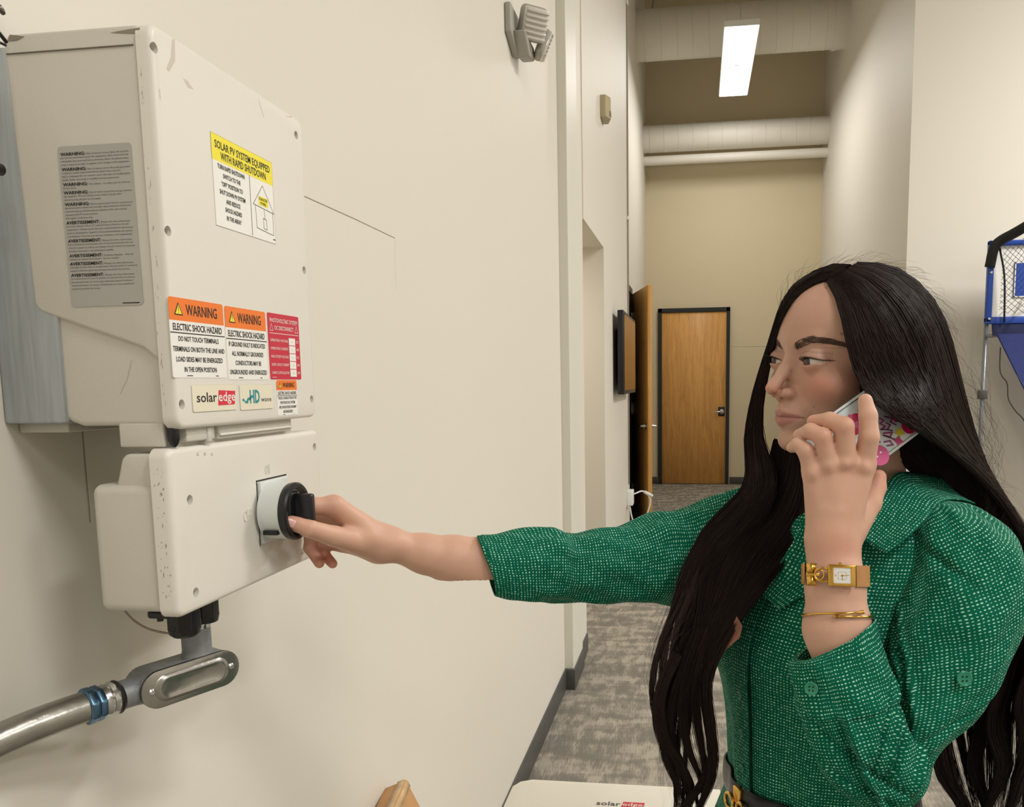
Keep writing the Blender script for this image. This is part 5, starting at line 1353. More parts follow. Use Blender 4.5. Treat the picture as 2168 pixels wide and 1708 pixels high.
# left upper arm
us = []
for (lx, ly), (rx, ry), y in (((1850, 1722), (1890, 1722), .905), ((1800, 1670), (1950, 1668), .905), ((1800, 1590), (1985, 1586), .915), ((1835, 1500), (2052, 1515), .925), ((1868, 1420), (2108, 1440), .94), ((1890, 1345), (2145, 1360), .952),
                              ((1905, 1280), (2163, 1285), .962), ((1915, 1225), (2168, 1218), .972), ((1925, 1180), (2160, 1168), .982), ((1925, 1140), (2140, 1132), .992), ((1930, 1100), (2098, 1095), 1.003), ((1930, 1072), (2040, 1066), 1.012), ((1940, 1062), (1960, 1060), 1.02)):
    a_, b_ = atY(lx, ly, y), atY(rx, ry, y); c_ = (a_ + b_) / 2; h_ = (b_ - a_) / 2
    us.append(dict(c=c_, u=h_ / np.linalg.norm(h_), v=np.array([0, -1., .05]), ru=np.linalg.norm(h_), rv=min(.066, np.linalg.norm(h_) * .95)))
def fold_u(A2, T2):
    f = ridge(A2, T2, 2.4, .42, .20, .03, .005, 1.0) + ridge(A2, T2, 2.2, .36, .16, .025, -.005, 1.0) + ridge(A2, T2, 2.3, .29, .22, .02, .004) + ridge(A2, T2, 1.8, .25, .15, .02, -.004)
    f += ridge(A2, T2, 2.2, .78, .12, .02, -.005, .6) + ridge(A2, T2, 1.7, .62, -.05, .05, .003) + .0010 * np.sin(A2 * 5 - T2 * 20) + .0006 * np.sin(A2 * 11 + T2 * 31)
    f += ridge(A2, T2, 2.5, .47, .30, .014, -.004, .8) + ridge(A2, T2, 2.5, .50, .30, .014, .004, .8) + ridge(A2, T2, 1.0, .33, -.12, .016, -.003, .6)
    return f * 1.9
v, f, uv = loft(us, 120, 190, fold_u); uv = uv @ np.array([[.94, .34], [-.34, .94]]); add_piece(v, f, uv)
# bodice and skirt
def brow(z, c, a, b, psi):
    ps = math.radians(psi); return dict(c=np.array([c[0], c[1], z]), u=np.array([math.cos(ps), -math.sin(ps), 0]), v=np.array([-math.sin(ps), -math.cos(ps), 0]), ru=a, rv=b)
bs = [brow(1.372, (.178, 1.10), .058, .055, 42), brow(1.362, (.176, 1.10), .080, .064, 42), brow(1.348, (.172, 1.10), .118, .078, 42), brow(1.325, (.165, 1.10), .150, .092, 43), brow(1.285, (.160, 1.095), .160, .102, 46),
      brow(1.23, (.158, 1.09), .155, .115, 50), brow(1.18, (.157, 1.085), .150, .122, 54), brow(1.12, (.157, 1.082), .140, .115, 58), brow(1.06, (.157, 1.08), .131, .110, 60), brow(1.00, (.156, 1.08), .124, .107, 60),
      brow(.985, (.156, 1.08), .122, .106, 60), brow(.95, (.157, 1.08), .135, .118, 60), brow(.86, (.16, 1.085), .168, .150, 60), brow(.70, (.16, 1.09), .188, .172, 60), brow(.46, (.16, 1.09), .195, .190, 60)]
def fold_b(A2, T2):
    z = np.interp(T2, np.linspace(0, 1, 50), np.interp(np.linspace(0, 1, 50), np.linspace(0, 1, 50), np.linspace(1.372, .46, 50)))
    # bust
    f = .020 * np.exp(-((np.angle(np.exp(1j * (A2 - PI / 2 - .62))) / .42) ** 2 + ((z - 1.195) / .055) ** 2)) + .020 * np.exp(-((np.angle(np.exp(1j * (A2 - PI / 2 + .62))) / .42) ** 2 + ((z - 1.195) / .055) ** 2))
    f += .0030 * np.sin(A2 * 7 + 3 * z) * np.clip((1.25 - z) * 4, 0, 1) + .0022 * np.sin(A2 * 13 - 9 * z) * np.clip((1.2 - z) * 4, 0, 1) * (z > .98)
    f += .012 * np.sin(A2 * 9) * np.clip((.93 - z) * 3, 0, 1)
    return f
v, f, uv = loft(bs, 180, 240, fold_b)
BOD = v.reshape(240, 181, 3); add_piece(v, f, uv)
def body_pt(ang, z, lift=0.0):
    """point on the bodice at angle ang (degrees from the front, + to her left) and height z"""
    k = int(round((90 - ang) / 360 * 180)) % 180; col_ = BOD[:, k]; kk = np.argsort(col_[:, 2]); p = np.array([np.interp(z, col_[kk, 2], col_[kk, i]) for i in range(3)])
    c_ = np.array([.157, 1.085, z]); n_ = p - c_; n_[2] = 0; return p + n_ / np.linalg.norm(n_) * lift
DV = np.concatenate(DV); DF = np.concatenate(DF); DU = np.concatenate(DU)
drs = fast_mesh('dress', DV, DF, M_fabric, woman, uv=DU, label='green dress with small white dashes')
md = drs.modifiers.new('s', 'SOLIDIFY'); md.thickness = .0012; md.offset = -1
# collar, placket and neckline
def ribbon(name, L0, L1, m, parent, t_=.0014, n=40, w_=6, uvw=None, bulge=0, **props):
    a_ = catmull(np.array(L0), n); b_ = catmull(np.array(L1), n); s = np.linspace(0, 1, w_ + 1)
    V = a_[:, None] * (1 - s)[None, :, None] + b_[:, None] * s[None, :, None]
    if bulge:
        nn = np.cross(b_ - a_, np.gradient(a_, axis=0)); nn /= np.linalg.norm(nn, axis=1)[:, None] + 1e-9
        V = V + nn[:, None] * (bulge * np.sin(s * PI))[None, :, None]
    dl = np.r_[0, np.cumsum(np.linalg.norm(np.diff(a_, axis=0), axis=1))]; wl_ = np.linalg.norm(b_ - a_, axis=1).mean()
    UV = np.stack(np.broadcast_arrays(dl[:, None], (s * wl_)[None]), -1).reshape(-1, 2)
    i = np.arange(n - 1)[:, None] * (w_ + 1); k = np.arange(w_)[None]
    Fq = np.stack(np.broadcast_arrays(i + k, i + k + 1, i + w_ + 2 + k, i + w_ + 1 + k), -1).reshape(-1, 4)
    o_ = fast_mesh(name, V.reshape(-1, 3), Fq, m, parent, uv=UV, **props); md = o_.modifiers.new('s', 'SOLIDIFY'); md.thickness = t_; md.offset = 0
    return o_
zs = [1.13, 1.10, 1.06, 1.02, 1.00]
ribbon('placket', [body_pt(-7, z, .0025) for z in (1.30, 1.25, 1.20, 1.15, 1.10, 1.05, 1.0)], [body_pt(6, z, .0040) for z in (1.30, 1.25, 1.20, 1.15, 1.10, 1.05, 1.0)], M_fabric, drs, t_=.002)
M_dark = mat('dark_seam', '#06231b', .9)
tube('placket_seam', [body_pt(6.6, z, .0016) for z in (1.17, 1.14, 1.1, 1.06, 1.03, 1.0)], .0011, M_dark, drs, n=6, res=30)
def button(name, c, n_, r, parent, m=M_green_btn):
    b_ = lathe(name, c, n_, [(0, r * .96), (.0008, r), (.0018, r), (.0022, r * .88), (.0016, r * .74), (.0016, r * .02)], m, parent, n=28)
    u, v_, w_ = frame(n_)
    for sx in (-1, 1):
        for sy in (-1, 1): lathe('hole', Vector(c) + (u * sx + v_ * sy) * r * .26 + w_ * .0017, n_, [(0, r * .13), (.0004, r * .12)], M_dark, b_, n=8)
for z in (1.125, 1.075, 1.03): button('button', body_pt(0, z, .0045), body_pt(0, z, .01) - body_pt(0, z, 0), .0048, drs)
c_ = atY(1718, 1457, .852); button('button', c_, (-.25, -1, .12), .0068, drs)
c_ = atY(2041, 1436, .884); button('button', c_, (.15, -1, .10), .0078, drs)
# hem line of the forearm cuff
# collar: near flap lying on the shoulder, with its point, and the far stand
ribbon('collar', [atY(1990, 1006, 1.10), atY(1945, 1001, 1.08), atY(1895, 1003, 1.04), atY(1862, 1050, 1.00), atY(1832, 1100, .972), atY(1812, 1128, .962)],
       [atY(2065, 1066, 1.06), atY(2035, 1058, 1.035), atY(1995, 1062, 1.00), atY(1962, 1098, .972), atY(1925, 1135, .955), atY(1878, 1172, .948)], M_fabric, drs, bulge=.004)
ribbon('collar', [atY(1534, 1042, 1.15), atY(1580, 1030, 1.14), atY(1650, 1020, 1.13), atY(1700, 1020, 1.12)],
       [atY(1545, 1062, 1.145), atY(1590, 1065, 1.13), atY(1650, 1070, 1.12), atY(1700, 1075, 1.10)], M_fabric, drs, bulge=.004)
ribbon('lapel', [atY(1700, 1105, 1.01), atY(1680, 1145, 1.005), atY(1655, 1185, 1.00), atY(1612, 1256, .99)],
       [atY(1760, 1100, .985), atY(1760, 1180, .98), atY(1730, 1240, .975), atY(1650, 1290, .975)], M_fabric, drs, bulge=.006)
# lapel edge open at the bust, the dark gap with skin behind
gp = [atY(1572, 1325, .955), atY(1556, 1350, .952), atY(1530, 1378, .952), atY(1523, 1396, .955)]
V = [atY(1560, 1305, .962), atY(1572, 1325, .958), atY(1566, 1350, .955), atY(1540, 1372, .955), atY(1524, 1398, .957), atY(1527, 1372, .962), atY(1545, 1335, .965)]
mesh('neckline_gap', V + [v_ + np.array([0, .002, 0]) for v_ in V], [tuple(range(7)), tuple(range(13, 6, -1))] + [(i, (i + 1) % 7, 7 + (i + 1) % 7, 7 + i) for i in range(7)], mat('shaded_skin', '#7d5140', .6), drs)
# belt and buckle
bl_ = bpy.data.objects.new('belt', None)
A2 = np.linspace(0, 360, 73)
def belt_ring(dz, lift): return [body_pt(a_, .984 + dz + .006 * math.cos(math.radians(a_ - 20)), lift) for a_ in A2]
belt = ribbon('belt', belt_ring(.016, .004), belt_ring(-.016, .004), M_beltl, woman, t_=.003, n=140, w_=4, bulge=.001, label='black leather belt with gold buckle')
bc = body_pt(-3, .987, .009); bn = Vector(body_pt(-3, .987, .01) - body_pt(-3, .987, 0)).normalized(); bu = Vector((0, 0, 1)).cross(bn).normalized()
bk = box('buckle', (-.004, .012, -.0105, .0105, -.004, .002), M_gold, belt, bev=.0015, mtx=Matrix(((bu.x, 0, bn.x, bc[0]), (bu.y, 0, bn.y, bc[1]), (0, 1, 0, bc[2] + .006), (0, 0, 0, 1))))
for k in range(2):
    cc_ = Vector(bc) + bu * (-.012 + .028 * k) + Vector((0, 0, -.008)) + bn * .002
    tube('buckle_ring', [cc_ + (bu * math.cos(a_) + Vector((0, 0, 1)) * math.sin(a_)) * .0095 for a_ in np.linspace(0, 2 * PI, 25)], .0024, M_gold, bk, n=10, cap=False)
# shoes
for s in (-1, 1):
    an = np.array([.165, 1.12, .0]) + LF * .085 * s
    bm = bmesh.new(); u2, f2 = LF, FW
    pts = [(-.034, -.045), (.034, -.045), (.040, .05), (.040, .11), (.022, .175), (0, .185), (-.022, .175), (-.040, .11), (-.040, .05)]
    bm = prism(pts, .001, .07, 'z', bev=.008, seg=3)
    for v_ in bm.verts:
        if v_.co.z > .03: v_.co.z = .03 + (v_.co.z - .03) * (1.0 if v_.co.y < .03 else .45)
        q = an + LF * v_.co.x + FW * v_.co.y; v_.co = (q[0], q[1], v_.co.z)
    from_bm('shoe', bm, M_beltl, woman, smooth=True)
# ================================================================ HAIR
HH = HC0 + FW * (-.004) + UPV * .0025
HRAD = np.array([.095, .111, .1125])           # lateral, forward, up radii of the hair hull
def hull(px, py, grow=1.0, dflt=1.05):
    """point of the hair hull seen at a picture position (nearest approach outside its outline)"""
    d_ = ray(px, py); d_ = d_ / np.linalg.norm(d_); o = EYE - HH
    B = np.stack([LF, FW, UPV]); do, dd = (B @ o) / (HRAD * grow), (B @ d_) / (HRAD * grow)
    a_, b_, c_ = dd @ dd, do @ dd, do @ do - 1; disc = b_ * b_ - a_ * c_
    t_ = (-b_ - math.sqrt(disc)) / a_ if disc > 0 else -b_ / a_
    return EYE + d_ * t_
def G(*pts):
    """guide: (px, py) on the hull, (px, py, Y) at a depth"""
    P = np.array([hull(p[0], p[1]) if len(p) == 2 else atY(*p) for p in pts]); return catmull(P, 60)
def group(name, guides, n, rad, core_end=1.0, lmin=.86, wave=0.0, freq=3.0, jit=.0035, clump=0, core=True, inset=.006, thick=.014, seed=1, tip=.25, parent=None, m=None, corem=None, t1=1.0, spread=.5):
    rg = np.random.default_rng(seed); Gd = np.array(guides); K = len(Gd)
    def at(s):
        x = np.clip(s, 0, 1) * (K - 1); i = np.minimum(x.astype(int), K - 2); f_ = (x - i)[:, None, None]; return Gd[i] * (1 - f_) + Gd[i + 1] * f_
    s = rg.random(n); P = at(s); T_ = P.shape[1]; tt = np.linspace(0, 1, T_)
    # depth scatter and sideways jitter, small at the root, larger towards the tips
    nrm = np.array([0, -1., 0]); 
    out = rg.uniform(-1, .35, n) * inset
    P = P + nrm * out[:, None, None] * (.4 + .6 * tt)[None, :, None]
    ph = rg.random((n, 3)) * 2 * PI; cl = np.floor(s * 14) if clump == 0 else np.floor(s * clump)
    cph = np.stack([np.sin(cl * 12.9), np.sin(cl * 7.7), np.sin(cl * 3.3)], 1) * 3
    env = np.clip((tt - .25) / .75, 0, 1)[None, :, None]
    wv = np.sin(tt[None, :, None] * freq * 2 * PI + cph[:, None] + ph[:, None] * .12)
    P = P + wv * env * wave * np.array([1, .5, .3])
    P = P + rg.normal(0, 1, (n, 1, 3)) * jit * (.25 + env) + np.sin(tt[None, :, None] * (4 + 5 * ph[:, None, :1] / 6) + ph[:, None]) * jit * .5 * (.2 + env)
    # clumps narrow towards the tips
    if spread < 1:
        cs = (cl + .5) / (clump or 14); C_ = at(cs); C_ = C_ + np.sin(tt[None, :, None] * freq * 2 * PI + cph[:, None]) * env * wave * np.array([1, .5, .3])
        k_ = np.clip((tt - .35) / .65, 0, 1)[None, :, None] * (1 - spread); P = P * (1 - k_) + C_ * k_
    ln = rg.uniform(lmin, 1.0, n) * t1
    if True:
        q = tt[None] * ln[:, None] * (T_ - 1); i = np.minimum(q.astype(int), T_ - 2); f_ = (q - i)[..., None]; ar = np.arange(n)[:, None]; P = P[ar, i] * (1 - f_) + P[ar, i + 1] * f_
    P = P[:, ::2]
    o_ = strands(name, P, rad * rg.uniform(.7, 1.25, n), m or M_hair, parent, kind='stuff')
    if core:
        # closed volume between the outer guides, set a little behind the strands
        a = np.linspace(0, 1, 24); m_ = at(a).transpose(1, 0, 2)[:max(6, int(60 * core_end))]          # T,24,3
        cen = m_.mean(1); T2 = m_.shape[0]
        k_ = (1 - np.clip((np.linspace(0, 1, T2) - .80) / .20, 0, 1) * .95)[:, None, None]
        m_ = cen[:, None] + (m_ - cen[:, None]) * k_ * .97
        tk = thick * np.sin(np.clip(a, .0, 1) * PI)[None, :, None] ** .6 * k_
        f1 = m_ + nrm * -.0015 * 1 + np.array([0, .0025, 0]); f2 = m_ + np.array([0, 1., 0]) * (tk + .003)
        if parent is hair_top: pass
        V = np.concatenate([f1, f2[:, ::-1]], 1); w_ = V.shape[1]; V = V.reshape(-1, 3)
        i = np.arange(T2 - 1)[:, None] * w_; k = np.arange(w_)[None]; k2 = (k + 1) % w_
        Fq = np.stack(np.broadcast_arrays(i + k, i + k2, i + w_ + k2, i + w_ + k), -1).reshape(-1, 4)
        fast_mesh('hair_mass', V, Fq, corem or M_haircore, parent)
    return o_
hair = bpy.data.objects.new('hair', None); COL.objects.link(hair); hair.parent = woman; hair.location = -Vector(woman.location)
hair['label'] = 'long black-brown wavy hair'
hair_top = hair
# scalp volume: an ellipsoid cap behind the hairline
def cap_sdf(q):
    d_ = sd_ell(q, (0, -1.0, 0.35 + 0), tuple((HRAD * 100 - [1.2, 1.2, 1.0])))
    # keep only behind and above the hairline plane
    fr_ = q[:, 1] - (4.6 + .28 * (q[:, 2] - 5.5)) 
    hl = np.where(q[:, 2] > 5.5, q[:, 1] - (7.6 - .95 * (q[:, 2] - 6.3)), q[:, 1] - 4.0 - .25 * q[:, 2])
    d_ = smax(d_, hl * .6, 1.0)
    return smax(d_, -(q[:, 2] + 9), 1.0)
cv, cf = surfnets(cap_sdf, (-10, -13, -10), (10, 12, 13), .4); cv = relax(cv, cf, 2)
fast_mesh('hair_mass', HC0 + (cv * .01) @ np.stack([LF, FW, UPV], 1).T, cf, M_haircore, hair)
# near side: from the parting over the head, swept back behind the near shoulder
near = [
 G((1752, 596), (1770, 630), (1786, 690), (1797, 745), (1812, 793), (1838, 836, .955), (1880, 876, .945), (1935, 908, .955), (1990, 940, 1.01), (2042, 966, 1.04), (2088, 1010, 1.07), (2140, 1085, 1.095), (2185, 1180, 1.11), (2200, 1330, 1.11), (2170, 1500, 1.10), (2150, 1700, 1.10)),
 G((1765, 588), (1800, 630), (1825, 690), (1848, 750), (1872, 806), (1915, 862, .950), (1965, 912, .968), (2015, 958, 1.02), (2065, 1000, 1.05), (2110, 1050, 1.08), (2160, 1120, 1.10), (2200, 1220, 1.12), (2205, 1350, 1.12), (2175, 1500, 1.11), (2160, 1700, 1.11)),
 G((1786, 580), (1830, 615), (1870, 675), (1900, 740), (1930, 805), (1965, 865, .972), (2000, 915, .995), (2040, 960, 1.04), (2080, 1008, 1.07), (2125, 1065, 1.09), (2175, 1150, 1.11), (2205, 1260, 1.13), (2205, 1390, 1.13), (2180, 1540, 1.12), (2170, 1720, 1.12)),
 G((1800, 567), (1860, 590), (1915, 640), (1955, 710), (1980, 785), (2003, 850, 1.02), (2027, 905, 1.04), (2058, 955, 1.06), (2092, 1005, 1.085), (2135, 1070, 1.11), (2185, 1165, 1.12), (2215, 1290, 1.14), (2212, 1420, 1.14), (2190, 1560, 1.13), (2175, 1730, 1.13)),
 G((1818, 556), (1890, 562), (1950, 600), (1992, 655), (2016, 720), (2033, 790, 1.09), (2048, 850, 1.10), (2064, 915, 1.11), (2088, 985, 1.12), (2130, 1060, 1.13), (2185, 1150, 1.14), (2220, 1290, 1.15), (2215, 1430, 1.15), (2195, 1570, 1.14), (2180, 1730, 1.14))]
group('hair_strands', near, 3400, .00042, wave=.002, freq=2.0, jit=.0022, clump=40, seed=3, parent=hair, thick=.03, inset=.004, spread=.75)
# finer overlapping sheets so the side reads as smooth combed hair
# far side: from the parting down past the far cheek, forward over the far shoulder
far = [
 G((1800, 562), (1765, 560), (1730, 572), (1697, 590), (1666, 622), (1648, 662, 1.05), (1632, 715, 1.065), (1617, 760, 1.08), (1602, 810, 1.08), (1590, 865, 1.08), (1581, 925, 1.08), (1582, 985, 1.075), (1575, 1030, 1.06), (1530, 1075, 1.06), (1482, 1125, 1.06), (1450, 1195, 1.05), (1430, 1290, 1.04), (1400, 1390, 1.02), (1384, 1480, 1.01), (1392, 1570, 1.0), (1428, 1660, .99), (1440, 1760, .98)),
 G((1785, 572), (1750, 574), (1718, 588), (1690, 608), (1668, 636), (1650, 672, 1.045), (1636, 718, 1.065), (1622, 765, 1.075), (1608, 815, 1.075), (1599, 868, 1.075), (1593, 925, 1.075), (1600, 985, 1.065), (1605, 1035, 1.05), (1570, 1090, 1.05), (1520, 1145, 1.045), (1480, 1215, 1.035), (1455, 1310, 1.02), (1425, 1400, 1.01), (1410, 1490, 1.0), (1420, 1580, .99), (1450, 1670, .98), (1450, 1760, .97)),
 G((1768, 584), (1745, 590), (1722, 600), (1695, 616), (1670, 646), (1652, 680, 1.04), (1641, 722, 1.06), (1630, 765, 1.075), (1620, 815, 1.075), (1612, 868, 1.075), (1612, 930, 1.07), (1630, 985, 1.06), (1635, 1045, 1.045), (1610, 1105, 1.04), (1565, 1165, 1.03), (1515, 1235, 1.02), (1483, 1320, 1.01), (1460, 1410, 1.0), (1450, 1500, .99), (1450, 1590, .98), (1465, 1680, .97), (1455, 1760, .96))]
group('hair_strands', far, 2100, .00042, core_end=.56, wave=.013, freq=2.4, jit=.0028, clump=8, seed=5, parent=hair, thick=.012, spread=.20, lmin=.74)
# thick mass behind the far cheek and under the chin, falling over the chest
mass = [
 G((1640, 930, 1.10), (1625, 985, 1.09), (1600, 1040, 1.08), (1540, 1100, 1.065), (1490, 1155, 1.05), (1462, 1215, 1.04), (1448, 1300, 1.02), (1425, 1390, 1.01), (1408, 1480, 1.0), (1410, 1570, .99), (1440, 1660, .98), (1448, 1750, .97)),
 G((1670, 950, 1.08), (1660, 1010, 1.07), (1630, 1070, 1.055), (1575, 1135, 1.04), (1530, 1200, 1.02), (1505, 1270, 1.005), (1485, 1350, .99), (1468, 1430, .985), (1455, 1510, .98), (1455, 1590, .975), (1468, 1670, .97), (1460, 1750, .96)),
 G((1700, 965, 1.07), (1698, 1030, 1.05), (1675, 1100, 1.035), (1625, 1170, 1.015), (1580, 1235, .995), (1545, 1300, .98), (1520, 1370, .97), (1505, 1440, .965), (1500, 1520, .96), (1490, 1600, .96), (1480, 1680, .955), (1465, 1750, .95)),
 G((1720, 980, 1.06), (1722, 1050, 1.04), (1706, 1120, 1.025), (1660, 1190, 1.0), (1612, 1250, .98), (1565, 1315, .965), (1530, 1385, .955), (1512, 1450, .952), (1506, 1530, .952), (1500, 1610, .952), (1488, 1690, .95), (1472, 1750, .945))]
group('hair_strands', mass, 3000, .00044, core_end=.56, wave=.013, freq=2.1, jit=.0032, clump=7, seed=8, parent=hair, thick=.03, spread=.20, lmin=.78)
# curled ends at the lower left of the chest
for sd_i, (gs, n_) in enumerate([
  ([G((1425, 1380, 1.0), (1395, 1440, .995), (1384, 1500, .99), (1395, 1560, .985), (1430, 1620, .98), (1450, 1690, .975), (1420, 1740, .97)), G((1445, 1390, 1.0), (1415, 1450, .99), (1405, 1510, .985), (1418, 1570, .98), (1452, 1630, .975), (1470, 1700, .97), (1440, 1750, .965))], 380),
  ([G((1470, 1400, .98), (1480, 1470, .975), (1502, 1540, .97), (1504, 1600, .965), (1480, 1660, .96), (1440, 1708, .96), (1400, 1760, .96)), G((1490, 1400, .975), (1500, 1470, .97), (1510, 1530, .965), (1508, 1590, .96), (1495, 1650, .96), (1462, 1705, .96), (1425, 1760, .96))], 380)]):
    group('hair_strands', gs, n_, .00042, wave=.003, freq=1.5, jit=.002, clump=4, seed=20 + sd_i, parent=hair, thick=.008, spread=.4)
# dark hair behind the neck, under the near side
back = [
 G((1870, 900, 1.06), (1895, 960, 1.06), (1930, 1000, 1.08), (1990, 1050, 1.12), (2030, 1130, 1.17), (2040, 1260, 1.19), (2020, 1400, 1.18), (2000, 1520, 1.17), (2010, 1640, 1.16), (2060, 1760, 1.15)),
 G((1930, 900, 1.06), (1960, 950, 1.07), (2000, 1000, 1.09), (2050, 1060, 1.13), (2090, 1140, 1.17), (2110, 1260, 1.18), (2090, 1400, 1.17), (2070, 1520, 1.16), (2085, 1640, 1.15), (2100, 1760, 1.14)),
 G((1990, 890, 1.08), (2025, 950, 1.09), (2060, 1010, 1.11), (2110, 1080, 1.14), (2150, 1160, 1.17), (2180, 1280, 1.18), (2170, 1400, 1.17), (2150, 1520, 1.16), (2150, 1640, 1.15), (2130, 1760, 1.14)),
 G((2030, 880, 1.10), (2060, 950, 1.11), (2100, 1020, 1.13), (2160, 1100, 1.16), (2200, 1190, 1.18), (2225, 1310, 1.19), (2215, 1430, 1.18), (2190, 1540, 1.17), (2175, 1640, 1.16), (2150, 1760, 1.15))]
group('hair_strands', back, 1500, .00044, wave=.006, freq=2.4, jit=.003, clump=11, seed=11, parent=hair, thick=.04, spread=.42, core=False)
group('hair_strands', [g[:34] if False else catmull(g[:30], 60) for g in back], 300, .00044, wave=.0, jit=.002, seed=12, parent=hair, thick=.05, spread=.9)
# locks hanging at the lower right
for sd_i, gs in enumerate([
  [G((1990, 1480, 1.15), (1975, 1560, 1.14), (1985, 1640, 1.13), (2030, 1720, 1.12), (2050, 1780, 1.12)), G((2030, 1470, 1.15), (2010, 1560, 1.14), (2020, 1640, 1.13), (2065, 1720, 1.12), (2085, 1780, 1.12))],
  [G((2130, 1380, 1.14), (2105, 1460, 1.13), (2090, 1540, 1.12), (2110, 1620, 1.11), (2085, 1700, 1.10), (2060, 1770, 1.1)), G((2165, 1380, 1.14), (2140, 1460, 1.13), (2125, 1540, 1.12), (2140, 1620, 1.11), (2110, 1700, 1.10), (2080, 1770, 1.1))],
  [G((2060, 1460, 1.16), (2065, 1540, 1.15), (2050, 1620, 1.14), (2075, 1700, 1.13), (2100, 1770, 1.13)), G((2085, 1450, 1.16), (2090, 1540, 1.15), (2075, 1620, 1.14), (2095, 1700, 1.13), (2125, 1770, 1.13))],
  [G((2190, 1300, 1.12), (2180, 1400, 1.11), (2150, 1490, 1.10), (2165, 1580, 1.10), (2140, 1660, 1.09), (2120, 1740, 1.09)), G((2215, 1300, 1.12), (2205, 1400, 1.11), (2180, 1490, 1.10), (2190, 1580, 1.10), (2170, 1660, 1.09), (2150, 1740, 1.09))]]):
    group('hair_strands', gs, 360, .00044, wave=.004, freq=1.6, jit=.0022, clump=4, seed=30 + sd_i, parent=hair, thick=.012, spread=.45)
# loose flyaway hairs round the outline
fly = []
rg = np.random.default_rng(77)
outl = [(1640, 660), (1662, 622), (1700, 584), (1765, 555), (1823, 549), (1897, 555), (1955, 590), (1993, 637), (2020, 704), (2034, 774), (2052, 841), (2063, 920), (2088, 990), (2130, 1060)]
for i in range(170):
    k = rg.integers(0, len(outl) - 1); f_ = rg.random(); p = np.array(outl[k]) * (1 - f_) + np.array(outl[k + 1]) * f_; tdir = np.array(outl[k + 1]) - np.array(outl[k]); tdir = tdir / np.linalg.norm(tdir)
    nd = np.array([tdir[1], -tdir[0]]); L0 = rg.uniform(20, 85); y0 = 1.05 + rg.uniform(-.02, .05) + (k > 9) * .03; up_ = rg.uniform(4, 26) * (1.6 if k > 8 else 1)
    p = p - nd * 8
    pts = [p, p + tdir * L0 * .3 + nd * up_ * .5, p + tdir * L0 * .65 + nd * up_ * rg.uniform(.7, 1.1), p + tdir * L0 + nd * up_ * rg.uniform(.3, 1.3)]
    fly.append(catmull(np.array([atY(q[0], q[1], y0) for q in pts]), 14))
for i in range(46):      # thin tangle beside the near shoulder and behind the far cheek
    x0_, y0_ = rg.uniform(2040, 2080), rg.uniform(760, 980)
    pts = [(x0_, y0_), (x0_ + rg.uniform(10, 30), y0_ + 40), (x0_ + rg.uniform(15, 60), y0_ + 100), (x0_ + rg.uniform(10, 60), y0_ + 160), (x0_ + rg.uniform(20, 70), y0_ + 220)]
    fly.append(catmull(np.array([atY(q[0], q[1], 1.09) for q in pts]), 14))
for i in range(40):
    x0_ = rg.uniform(1592, 1608)
    pts = [(x0_, 850), (x0_ - 2 + rg.uniform(-6, 8), 900), (x0_ + rg.uniform(-4, 22), 950), (x0_ + rg.uniform(0, 30), 1000), (x0_ + rg.uniform(10, 30), 1040)]
    fly.append(catmull(np.array([atY(q[0], q[1], 1.08) for q in pts]), 14))
for i in range(60):
    x0_ = rg.uniform(1385, 1440)
    y_s = rg.uniform(1180, 1340)
    pts = [(x0_ + 60 - (y_s - 1180) * .2, y_s), (x0_ - rg.uniform(0, 20), 1380), (x0_ - rg.uniform(0, 25), 1450), (x0_ + rg.uniform(-15, 20), 1530), (x0_ + rg.uniform(0, 50), 1620), (x0_ + rg.uniform(10, 60), 1708)]
    fly.append(catmull(np.array([atY(q[0], q[1], 1.0) for q in pts]), 14))
strands('flyaway_hairs', fly, .00013, mat('fine_hair', '#3a2c28', .5), hair, kind='stuff')
# baby hair at the hairline of the forehead
bh_ = []
for i in range(420):
    s = rg.random(); l = -2.5 + 9.2 * s; z = np.interp(l, [-5, -2.5, 0, 2, 4, 5.6, 6.6], [6.0, 7.6, 8.6, 8.9, 8.0, 6.0, 3.0]) + rg.normal(0, .2)
    q = snap(l, z, .02); fwd = 1 if l > 1.4 else -1
    b_ = np.array([q, q + [fwd * .5, -.1, .35], q + [fwd * 1.0, -.5, .9], q + [fwd * 1.4, -1.2, 1.2]]); bh_.append(catmull(np.array([H(*x) for x in b_]), 8))
strands('hairline', bh_, .00016, M_hair, hair, kind='stuff')

# ================================================================ PHONE, WATCH, BANGLE
B0, T0 = atY(1733, 984, .950), atY(1950, 826, 1.010)
D_ = (T0 - B0) / np.linalg.norm(T0 - B0)
e1, e2 = atY(1800, 863, .974), atY(1895, 964, .968)       # across the width
Wd = e2 - e1; Wd = Wd - D_ * Wd.dot(D_); Wd /= np.linalg.norm(Wd)
Np = np.cross(D_, Wd); Np = Np if Np[1] < 0 else -Np
pc_ = (B0 + T0) / 2 + (e1 + e2) / 2 * 0
phone = thing('phone', tuple(pc_), 'phone in a white case with pink drawings, held to the ear', 'phone')
Mp = Matrix(((D_[0], Wd[0], Np[0], pc_[0]), (D_[1], Wd[1], Np[1], pc_[1]), (D_[2], Wd[2], Np[2], pc_[2]), (0, 0, 0, 1)))
Lp, Wp = .150, .073
bm = prism(rounded(Lp, Wp, .010, 6), -.004, .0045, 'z')
es = [e for e in bm.edges if abs(e.verts[0].co.z - e.verts[1].co.z) < 1e-6]
bmesh.ops.bevel(bm, geom=es, offset=.002, segments=3, affect='EDGES')
for v_ in bm.verts: v_.co = Mp @ v_.co
bmesh.ops.recalc_face_normals(bm, faces=bm.faces)
from_bm('phone_case', bm, M_phone, phone, smooth=True)
